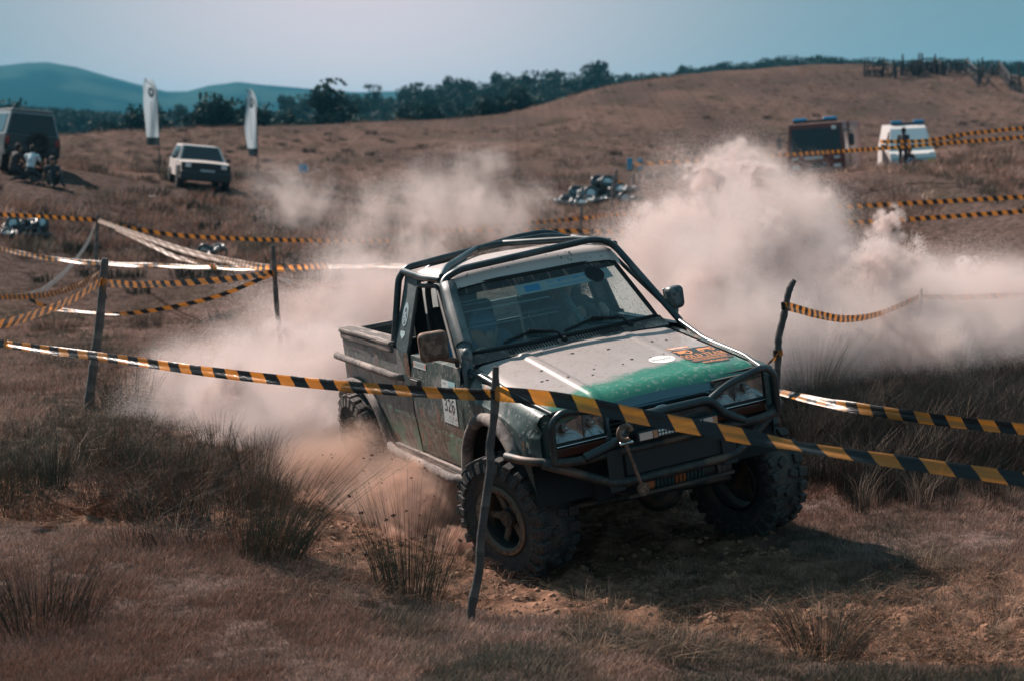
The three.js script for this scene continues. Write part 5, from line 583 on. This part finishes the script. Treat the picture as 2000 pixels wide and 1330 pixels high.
{ // fire engine
  const t = thing('fire_engine', 'red fire engine with blue light bar parked on the right slope', 'fire engine'), red = std([0.13, 0.03, 0.022], 0.4), w = (y) => lerp(1.24, 1.14, clamp((y - 1.4) / 1.4, 0, 1)), dk = std([0.025, 0.032, 0.036], 0.5), wh = std([0.5, 0.5, 0.5], 0.5), blue = phy([0.0, 0.2, 0.42], 0.2, 0, { clearcoat: 1 });
  mesh('cab', shell([[2.4, 0.55], [2.44, 1.5], [2.2, 2.82], [0.3, 2.86], [0.3, 0.55]], w), red, t); mesh('rear_body', rbox(2.46, 2.2, 4.6, 0.05, 0, 1.75, -2.1), red, t); mesh('windscreen', pane([-1.08, 1.52, 2.445], [1.08, 1.52, 2.445], [1.02, 2.62, 2.245], [-1.02, 2.62, 2.245]), glassDark, t);
  mesh('bumper', rbox(2.5, 0.36, 0.3, 0.06, 0, 0.6, 2.5), dk, t); mesh('step_panel', rbox(2.3, 0.16, 0.1, 0.03, 0, 0.84, 2.5), std([0.3, 0.16, 0.13], 0.5), t); mesh('front_grille', rbox(0.6, 0.3, 0.04, 0.01, 0.05, 1.0, 2.46), dk, t); mesh('badge_panel', rbox(0.8, 0.14, 0.03, 0.01, -0.1, 1.36, 2.46), wh, t);
  for (const s of [-1, 1]) { mesh('headlight', rbox(0.3, 0.16, 0.05, 0.02, s * 0.9, 0.98, 2.46), lampM, t); mesh('marker_lamp', rbox(0.26, 0.13, 0.04, 0.02, s * 0.9, 1.34, 2.45), wh, t); mesh('side_window', pane([s * 1.235, 1.55, 2.1], [s * 1.235, 1.55, 0.7], [s * 1.16, 2.5, 0.7], [s * 1.16, 2.5, 1.95]), glassDark, t); const m = mesh('mirror', rbox(0.22, 0.5, 0.12, 0.05, s * 1.55, 2.05, 2.45), dk, t); mesh('mirror_arm', tube([[s * 1.2, 2.5, 2.2], [s * 1.55, 2.45, 2.45], [s * 1.55, 2.2, 2.45]], 0.025, 0.05, 6), dk, m); }
  const lb = mesh('light_bar', rbox(1.9, 0.1, 0.3, 0.03, -0.05, 2.94, 1.8), dk, t); for (const s of [-1, 1]) mesh('blue_lamp', rbox(0.6, 0.18, 0.28, 0.07, -0.05 + s * 0.65, 3.0, 1.8), blue, lb); mesh('blue_lamp', ball(0.05, 0.35, 1.04, 2.47), blue, t); mesh('spot_lamp', rbox(0.2, 0.16, 0.1, 0.04, 0.8, 2.6, 2.33), lampM, t); mesh('wiper', tube([[0.1, 1.5, 2.47], [0.6, 1.7, 2.44]], 0.015, 0, 6), dk, t);
  wheels(t, [[-1.05, 1.5], [1.05, 1.5], [-1.05, -2.8], [1.05, -2.8]], 0.5, 0.32); place(t, 1612, 340, 77, -0.3, 0.07, 0.15);
}
{ // ambulance
  const t = thing('ambulance', 'white ambulance with blue lamps and a yellow stripe, right of the fire engine', 'ambulance'), wh = std([0.62, 0.58, 0.56], 0.35), w = (y) => (y > 1.3 ? lerp(0.97, 0.78, (y - 1.3) / 1.0) : 0.99), blue = phy([0.0, 0.2, 0.4], 0.2, 0, { clearcoat: 1 }), dk = std([0.03, 0.035, 0.04], 0.6);
  mesh('body', shell([[2.5, 0.45], [2.6, 0.85], [2.4, 1.12], [1.75, 1.32], [-2.6, 1.32], [-2.65, 0.45]], w), wh, t); mesh('cabin', shell([[1.8, 1.315], [0.95, 2.25], [0.4, 2.42], [-2.5, 2.42], [-2.6, 1.315]], w), wh, t); mesh('windscreen', pane([-0.9, 1.36, 1.78], [0.9, 1.36, 1.78], [0.76, 2.2, 1.02], [-0.76, 2.2, 1.02]), std([0.62, 0.62, 0.62], 0.2, 0.6), t);
  mesh('front_band', pane([-0.94, 0.9, 2.585], [0.94, 0.9, 2.585], [0.92, 1.3, 1.83], [-0.92, 1.3, 1.83], 0.02), std([0.04, 0.14, 0.17], 0.4), t); mesh('bumper', rbox(1.98, 0.3, 0.2, 0.07, 0, 0.55, 2.6), wh, t); mesh('lower_grille', rbox(0.9, 0.14, 0.06, 0.02, 0, 0.78, 2.6), dk, t); mesh('yellow_stripe', rbox(0.34, 0.22, 0.05, 0.02, 0.8, 0.76, 2.62), std([0.6, 0.42, 0.08], 0.4), t);
  for (const s of [-1, 1]) { mesh('headlight', rbox(0.26, 0.34, 0.08, 0.04, s * 0.84, 1.02, 2.4, -0.5), lampM, t); mesh('mirror', rbox(0.2, 0.28, 0.1, 0.04, s * 1.18, 1.45, 1.5), dk, t); mesh('side_window', pane([s * 0.98, 1.38, 1.55], [s * 0.98, 1.38, 0.5], [s * 0.81, 2.1, 0.5], [s * 0.81, 2.1, 1.0]), glassDark, t); }
  const lb = mesh('light_bar', rbox(1.5, 0.1, 0.26, 0.03, 0.05, 2.46, 0.35), dk, t); for (const s of [-1, 1]) mesh('blue_lamp', rbox(0.5, 0.17, 0.26, 0.06, 0.05 + s * 0.5, 2.52, 0.35), blue, lb); wheels(t, [[-0.9, 1.6], [0.9, 1.6], [-0.9, -1.7], [0.9, -1.7]], 0.36, 0.24); place(t, 1772, 322, 79, -0.1, 0.05, 0.1);
}
figure('person', 'person in dark clothes standing before the ambulance', onGround(1764, 322, 72), 2.6, STAND, { shirt: [0.04, 0.04, 0.045], trouser: [0.03, 0.03, 0.035], cell: 0.03, sleeve: 'long' });
figure('person', 'small person in blue trousers sitting beside the one in dark clothes by the ambulance', onGround(1775, 322, 72.5), 0.4, SITGROUND, { shirt: [0.1, 0.05, 0.04], trouser: [0.03, 0.12, 0.22], cell: 0.03 });
figure('person', 'person in a white T-shirt with a dark print kneeling behind the dark off-roader', onGround(61, 333, 57.5), 2.9, KNEEL, { shirt: [0.55, 0.62, 0.65], trouser: [0.03, 0.04, 0.05], cell: 0.026 });
{ const p = scene.children[scene.children.length - 1]; mesh('shirt_print', patch(range(0, 1, 3), range(0, 6.2832, 16), (r, a) => { const y = 0.76 + 0.085 * r * Math.sin(a); return [0.075 * r * Math.cos(a), y, lerp(-0.215, -0.1, (y - 0.6) / 0.35) + 0.02]; }), std([0.02, 0.06, 0.08], 0.8), p); }
figure('person', 'person in dark clothes sitting on the grass right of the dark off-roader', onGround(101, 338, 57), 0.5, SITGROUND, { shirt: [0.03, 0.035, 0.04], trouser: [0.035, 0.04, 0.045], cell: 0.026 });
figure('person', 'person in dark clothes crouching at the left, before the dark off-roader', onGround(30, 328, 58), 2.4, KNEEL, { shirt: [0.035, 0.03, 0.03], trouser: [0.03, 0.03, 0.035], cell: 0.026, sleeve: 'long' });
{ // feather flags: pole and curved cloth
  const cv = document.createElement('canvas'); cv.width = 64; cv.height = 256; const c = cv.getContext('2d'); c.fillStyle = '#b9c8cf'; c.fillRect(0, 0, 64, 256); c.fillStyle = '#46545c'; c.beginPath(); c.ellipse(34, 50, 13, 20, 0, 0, 7); c.fill(); c.fillStyle = '#9aa9b0'; c.beginPath(); c.ellipse(34, 48, 5, 9, 0, 0, 7); c.fill(); c.fillStyle = '#8d9ca4'; c.fillRect(29, 84, 5, 110); c.fillStyle = '#2b3a40'; c.fillRect(0, 226, 64, 30);
  const tx = new THREE.CanvasTexture(cv); tx.colorSpace = THREE.SRGBColorSpace; tx.magFilter = THREE.LinearFilter; const cloth = phy([1, 1, 1], 0.8, 0, { map: tx, transmission: 0.5, thickness: 0, specularIntensity: 0.2 });
  const f = (label, u, v, D, h, w, top, bot, sway, seed) => { const t = thing('feather_flag', label, 'flag', onGround(u, v, D)); mesh('pole', tube([[0, -0.2, 0], [0, h * 0.72, 0], [-0.06, h * 0.9, 0], [-w * 0.9, h, 0]], 0.028, 0.4, 8, (k) => 1 - 0.5 * k), std([0.03, 0.035, 0.04], 0.5), t);
    mesh('cloth', patch(range(0, 1, 20), range(0, 1, 8), (k, q) => { const y = lerp(bot, top, k) * h, e = w * (0.86 + 0.1 * Math.sin(k * 3)) * (k > 0.9 ? lerp(1, 0.5, (k - 0.9) / 0.1) : 1), lead = k > 0.8 ? -w * 0.35 * ((k - 0.8) / 0.2) ** 2 : 0; return [lead - q * e + sway * Math.sin(k * 6 + seed) * 0.025 * q, y + 0.25 * q * (k > 0.85 ? (k - 0.85) * 2 : 0), 0.07 * Math.sin(q * 5 + k * 4 + seed)]; }, (p, k, q) => [1 - q, k]), cloth, t); return t; };
  f('left white feather flag, standing left of the pale off-roader', 311, 346, 70, 3.95, 0.58, 0.99, 0.33, 1, 0); f('right white feather flag, standing right of the pale off-roader', 503, 356, 72, 3.95, 0.46, 0.99, 0.3, 2.4, 2);
}
{ const blue = std([0.03, 0.3, 0.5], 0.5), post = std([0.1, 0.09, 0.09], 0.9), wht = std([0.5, 0.55, 0.58], 0.5), s = (label, u, v, D, h, xs, w, hh) => { const t = thing('signboard', label, 'sign', onGround(u, v, D)); for (const x of xs) { const b = mesh('board', rbox(w, hh, 0.03, 0.008, x, h, 0.05), blue, t); mesh('arrow', box(w * 0.4, hh * 0.14, 0.01, x, h - hh * 0.1, 0.07), std([0.02, 0.07, 0.13], 0.6), b); } mesh('post', cyl(0.035, 0.04, h + 0.3, 8, 'y', 0, h / 2 - 0.15, 0), post, t); if (xs.length > 1) mesh('post', cyl(0.035, 0.04, h + 0.3, 8, 'y', 0.27, h / 2 - 0.15, -0.02), post, t); };
  s('single small blue signboard on a thin post, in the dusty field', 592, 362, 88, 1.05, [0], 0.46, 0.38); s('twin blue signboards on posts behind the wheel pile', 1237, 384, 77, 1.5, [-0.17, 0.28], 0.22, 0.5); }
{ // heaps of old wheels
  const tg = new THREE.LatheGeometry([[0.2, -0.1], [0.29, -0.11], [0.33, -0.07], [0.335, 0], [0.33, 0.07], [0.29, 0.11], [0.2, 0.1], [0.19, 0], [0.2, -0.1]].map((p) => new THREE.Vector2(...p)), 22), rimG = mergeGeometries([cyl(0.195, 0.195, 0.1, 18), cyl(0.09, 0.07, 0.14, 12)].map(clean)), wm = std([0.035, 0.05, 0.055], 0.35), rm = std([0.5, 0.53, 0.54], 0.35, 0.6), r = rng(71);
  const mk = (rim, label, group) => { const t = thing('old_wheel', label, 'wheel', V(0, 0, 0), 0, group); mesh('tyre', tg, wm, t); if (rim) mesh('rim', rimG, rm, t); return t; };
  const heaps = [[[[1095, 1140, 404, 74, 0], [1100, 1180, 402, 73.5, 0], [1120, 1160, 400, 74.4, 0.3], [1150, 1255, 396, 76, 0], [1160, 1240, 396, 75.6, 0.35], [1165, 1195, 396, 75.6, 0.68]], 'wheel heaped in the pile at mid field', 'old wheels heaped at mid field', 5], [[[0, 98, 468, 40, 0], [5, 90, 464, 40.4, 0.1], [15, 80, 466, 40.4, 0.22]], 'glinting wheel in the heap at the left edge', 'old wheels heaped at the left edge', 5], [[[390, 440, 510, 30, 0], [395, 432, 508, 30.3, 0.15]], 'wheel lying in the heap beside the slim stake', 'old wheels by the slim stake', 3]];
  for (const [rows, label, group, n] of heaps) { const L = [label.replace('wheel', 'bare dark tyre'), label.replace('wheel', 'rimmed wheel')], P = [null, null]; for (const [u0, u1, v, D, lift] of rows) for (let i = 0; i < n; i++) { const k = r() < 0.55 ? 1 : 0, g = group.replace('wheels', k ? 'rimmed wheels' : 'bare tyres'); const t = P[k] ? copy(P[k]) : (P[k] = mk(k, L[k], g)); const p = pick(lerp(u0, u1, (i + 0.7 * r()) / n), v, 22); p.z -= 0.4 * r(); p.y = ground(p.x, p.z) + (D < 60 ? 0.08 : 0.14) + lift + 0.1 * r(); if (D < 60) t.scale.setScalar(0.58); t.position.copy(p); t.rotation.set(0.9 * (r() - 0.3) + (k ? 0.7 : 0.2), r() * 6, 0.8 * (r() - 0.5)); } }
}
{ const m = std([0.75, 0.75, 0.75], 0.6), mk = (label, u, v, s) => { const p = pick(u, v, 20), o = mesh('litter', patch(4, 4, (a, b) => [p.x + s * (a - 0.5), p.y + 0.03 + s * 0.3 * h2(Math.round(a * 9), Math.round(b * 9) + s * 90), p.z + s * 0.6 * (b - 0.5)]), m); tag(o, label, 'litter'); }; mk('white scrap lying on the field below the left flag', 292, 387, 0.28); mk('white scrap lying left of the wheel pile', 1068, 391, 0.4); mk('small white scrap on the bank by the round rush clump', 407, 888, 0.09); }
{ // corral of rough posts and rails on the right hilltop
  const t = thing('corral_fence', 'rough wooden corral fence on the hilltop at the right', 'fence'), wood = std([0.05, 0.046, 0.046], 0.95), r = rng(77), O = onGround(1690, 155, 168); t.position.copy(O);
  const posts = [[1690, 118, 152], [1726, 112, 152], [1747, 116, 156], [1763, 106, 150], [1783, 118, 150], [1795, 104, 150], [1802, 104, 146], [1828, 106, 146], [1841, 122, 150], [1857, 116, 146], [1889, 113, 146], [1912, 116, 172], [1921, 112, 150], [1952, 130, 150], [1975, 136, 180], [1992, 120, 184]].map(([u, v, b], i) => { const t0 = (250 - b) / FPX; let D = 150, best = -9; for (let d = 105; d < 196; d++) { const q = at(u, b, d), e = (ground(q.x, q.z) - EYE) / d; if (e > best) { best = e; D = d; } if (e >= t0) break; } const f = at(u, b, D), h = at(u + 3 * (r() - 0.5), v, D); h.y = Math.max(h.y, ground(f.x, f.z) + 1.5); f.y = ground(f.x, f.z) - 0.2; mesh('post', sweep([h.clone().sub(O), h.clone().lerp(f, 0.5).sub(O).add(V(0.1 * (r() - 0.5), 0, 0)), f.clone().sub(O)], 0.14, 6, (k) => 0.65 + 0.4 * k), wood, t); return [f, h]; });
  for (let i = 0; i < posts.length - 1; i++) { const [a, A] = posts[i], [b, B] = posts[i + 1]; for (const k of [0.35, 0.62, 0.85]) { if (r() < 0.25) continue; const ga = ground(a.x, a.z), gb = ground(b.x, b.z), p = V(a.x, ga + 1.7 * k, a.z).sub(O), q = V(b.x, gb + 1.7 * k + 0.3 * (r() - 0.5), b.z).sub(O); mesh('rail', sweep([p, p.clone().lerp(q, 0.5).add(V(0, 0.08 * (r() - 0.5), 0)), q], 0.07, 5), wood, t); } }
  const tw = []; for (let i = 0; i < 420; i++) { const k = Math.floor(r() * (posts.length - 1)), m = r(), x = lerp(posts[k][0].x, posts[k + 1][0].x, m), z = lerp(posts[k][0].z, posts[k + 1][0].z, m), y = ground(x, z), h = 0.5 + 1.0 * r(); tw.push(sweep([V(x, y - 0.1, z).sub(O), V(x + 0.5 * (r() - 0.5), y + h, z + 0.3 * (r() - 0.5)).sub(O)], 0.05, 3)); } mesh('brushwood', tw, wood, t).userData.kind = 'stuff';
}
// ---------------------------------------------------------------- dust in the air: grains by the ten thousand, in drifting puffs
function billow(seed, n, e) { // one billow: lobes within lobes, grains thinning out at their edges
  const r = rng(seed), gs = () => Math.sqrt(-2 * Math.log(r() + 1e-9)) * Math.cos(6.2832 * r()), q = new THREE.Quaternion(), pos = new Float32Array(n * 36), T = [[1, 1, 1], [1, -1, -1], [-1, 1, -1], [-1, -1, 1]].map((p) => V(...p).multiplyScalar(e * 0.354)), lobes = [], F = [0, 1, 2, 0, 3, 1, 0, 2, 3, 1, 3, 2], P = [V(0, 0, 0), V(0, 0, 0), V(0, 0, 0), V(0, 0, 0)];
  for (let i = 0; i < 16; i++) { const a = V(gs(), gs(), gs()).normalize().multiplyScalar(0.75 * Math.cbrt(r())), R = 0.24 + 0.2 * r(); lobes.push([a, R]); for (let k = 0; k < 5; k++) lobes.push([a.clone().addScaledVector(V(gs(), gs(), gs()).normalize(), R * 0.9), R * (0.3 + 0.3 * r())]); }
  const W = lobes.map((l) => l[1] ** 2.4), tot = W.reduce((x, y) => x + y, 0); let o = 0, i = 0;
  while (i < n) { let k = r() * tot, j = 0; while (j < lobes.length - 1 && (k -= W[j]) > 0) j++; const [a, R] = lobes[j], d = V(gs(), gs(), gs()).normalize().multiplyScalar(R * Math.min(1.6, Math.pow(r(), 0.45) * (0.85 + 0.3 * Math.abs(gs())))), c = a.clone().add(d); if (fbm3(c.x * 4 + 7, c.y * 4, c.z * 4) < 0.44 + 0.1 * r()) continue; q.set(gs(), gs(), gs(), gs()).normalize(); for (let m = 0; m < 4; m++) P[m].copy(T[m]).applyQuaternion(q).add(c); for (const f of F) { pos[o++] = P[f].x; pos[o++] = P[f].y; pos[o++] = P[f].z; } i++; }
  const g = new THREE.BufferGeometry(); g.setAttribute('position', new THREE.BufferAttribute(pos, 3)); g.computeVertexNormals(); return g;
}
function fbm3(x, y, z) { return 0.5 * (fbm(x + z * 0.7, y - z * 0.4, 3) + fbm(y * 1.1 + 9 + z * 0.9, x * 0.8 - z * 0.5, 3)); }
const puffGeo = billow(91, 60000, 0.0092);
const softGeo = (() => { // a soft drift without lobes
  const r = rng(92), n = 65000, e = 0.006, gs = () => Math.sqrt(-2 * Math.log(r() + 1e-9)) * Math.cos(6.2832 * r()), q = new THREE.Quaternion(), pos = new Float32Array(n * 36), T = [[1, 1, 1], [1, -1, -1], [-1, 1, -1], [-1, -1, 1]].map((p) => V(...p).multiplyScalar(e * 0.354)), F = [0, 1, 2, 0, 3, 1, 0, 2, 3, 1, 3, 2], P = [V(0, 0, 0), V(0, 0, 0), V(0, 0, 0), V(0, 0, 0)]; let o = 0, i = 0;
  while (i < n) { const c = V(gs(), gs(), gs()).multiplyScalar(0.5); if (c.length() > 1.5 || fbm3(c.x * 2.2 + 3, c.y * 2.2, c.z * 2.2) < 0.33 + 0.3 * r()) continue; q.set(gs(), gs(), gs(), gs()).normalize(); for (let m = 0; m < 4; m++) P[m].copy(T[m]).applyQuaternion(q).add(c); for (const f of F) { pos[o++] = P[f].x; pos[o++] = P[f].y; pos[o++] = P[f].z; } i++; }
  const g = new THREE.BufferGeometry(); g.setAttribute('position', new THREE.BufferAttribute(pos, 3)); g.computeVertexNormals(); return g; })();
const dustMat = (c) => phy(c, 1, 0, { transmission: 0.68, thickness: 0, specularIntensity: 0 });
// blobs: [u, v, D, half width, half height, half depth (m), puffs, puff size (m)]
function dust(name, label, color, blobs, seed, freq, cut, geo = puffGeo, cat = 'dust') {
  const r = rng(seed), gs = () => Math.sqrt(-2 * Math.log(r() + 1e-9)) * Math.cos(6.2832 * r()), M = [], m = new THREE.Matrix4(), q = new THREE.Quaternion();
  for (const [u, v, D, sx, sy, sz, n, size] of blobs) { const c = at(u, v, D); let k = 0, tries = 0;
    while (k < n && tries++ < n * 30) { const p = V(c.x + gs() * sx * 0.6, c.y + gs() * sy * 0.6, c.z + gs() * sz * 0.6); if (fbm3(p.x * freq, p.y * freq * 1.2, p.z * freq) < cut) continue; const s = size * (0.6 + 0.8 * r()); if (p.y < ground(p.x, p.z) - 0.1) continue;
      q.set(gs(), gs(), gs(), gs()).normalize(); M.push(m.clone().compose(p, q, V(s, s, s))); k++; } }
  const o = new THREE.InstancedMesh(geo, dustMat(color), M.length); M.forEach((x, i) => o.setMatrixAt(i, x)); o.castShadow = o.receiveShadow = true; o.name = numbered(name); scene.add(o); return tag(o, label, cat, null, 'stuff');
}
dust('dust_plume', 'thick pale dust plume billowing behind the truck on the right', [0.93, 0.872, 0.85], [
  [1290, 590, 18.5, 0.5, 0.5, 0.9, 2, 0.4], [1400, 480, 21, 0.6, 0.6, 1.2, 3, 0.48], [1500, 530, 21, 0.9, 0.6, 1.4, 3, 0.48], [1440, 375, 23, 0.3, 0.28, 1.0, 2, 0.42], [1530, 450, 23, 0.35, 0.35, 1.0, 3, 0.4], [1640, 590, 21, 0.8, 0.4, 1.4, 2, 0.45], [1800, 610, 22, 1.2, 0.3, 1.6, 4, 0.42], [1715, 455, 24, 0.2, 0.2, 0.6, 2, 0.3], [1860, 550, 24, 0.6, 0.2, 0.9, 2, 0.34]], 11, 0.6, 0.46);
dust('dust_haze', 'soft pale dust drifting round the plume behind the hood to the right edge', [0.93, 0.872, 0.85], [
  [1310, 570, 19, 0.6, 0.5, 1.0, 44, 0.42], [1430, 480, 22, 0.65, 0.55, 1.2, 48, 0.48], [1430, 375, 24, 0.35, 0.28, 1.2, 15, 0.38], [1520, 440, 23, 0.4, 0.32, 1.2, 16, 0.4], [1590, 570, 21, 1.1, 0.45, 1.4, 56, 0.44], [1820, 610, 22, 1.4, 0.3, 1.6, 52, 0.4], [1990, 620, 23, 1.1, 0.32, 1.6, 40, 0.4], [1450, 650, 17.5, 1.0, 0.25, 1.0, 36, 0.38], [1720, 650, 19, 1.2, 0.22, 1.0, 26, 0.36]], 14, 0.6, 0.4, softGeo);
dust('dust_trail', 'pale dust churned up round the truck bed and rear wheel', [0.93, 0.872, 0.85], [
  [570, 850, 14.8, 0.45, 0.35, 0.7, 4, 0.36], [520, 780, 15.6, 0.45, 0.3, 0.8, 2, 0.4], [690, 700, 17, 0.5, 0.45, 0.8, 3, 0.42]], 12, 0.6, 0.45);
dust('dust_haze', 'thin soft dust hanging left of the truck and over the field behind it', [0.93, 0.872, 0.85], [
  [670, 660, 22, 0.85, 0.5, 1.6, 26, 0.42], [500, 780, 16, 0.5, 0.28, 1.0, 36, 0.34], [640, 800, 15.4, 0.5, 0.42, 0.9, 50, 0.32], [750, 600, 23, 0.9, 0.6, 1.8, 24, 0.42], [410, 740, 17, 0.26, 0.2, 0.8, 9, 0.28], [690, 450, 30, 1.8, 0.9, 2.5, 17, 0.42], [900, 450, 30, 1.7, 0.8, 2.5, 10, 0.42], [570, 900, 14.3, 0.36, 0.26, 0.5, 26, 0.27]], 15, 0.6, 0.4, softGeo);
dust('kicked_up_soil', 'reddish soil dust thrown up between the truck wheels', [0.84, 0.69, 0.61], [
  [650, 990, 12.9, 0.3, 0.12, 0.4, 2, 0.22], [810, 985, 12.3, 0.35, 0.14, 0.4, 4, 0.22], [875, 1050, 11.5, 0.16, 0.07, 0.2, 5, 0.15], [790, 1055, 11.7, 0.28, 0.06, 0.3, 3, 0.17], [1300, 990, 13.4, 0.5, 0.1, 0.4, 5, 0.24]], 13, 1.2, 0.45);
dust('dust_haze', 'soft reddish dust low over the track beside the rear wheel', [0.86, 0.74, 0.67], [
  [690, 885, 13.0, 0.22, 0.22, 0.25, 15, 0.2], [650, 950, 13.0, 0.3, 0.16, 0.3, 16, 0.22], [810, 975, 12.3, 0.4, 0.16, 0.4, 19, 0.22], [640, 1020, 12.2, 0.25, 0.08, 0.4, 6, 0.2]], 16, 1.2, 0.4, softGeo);
renderer.render(scene, camera);
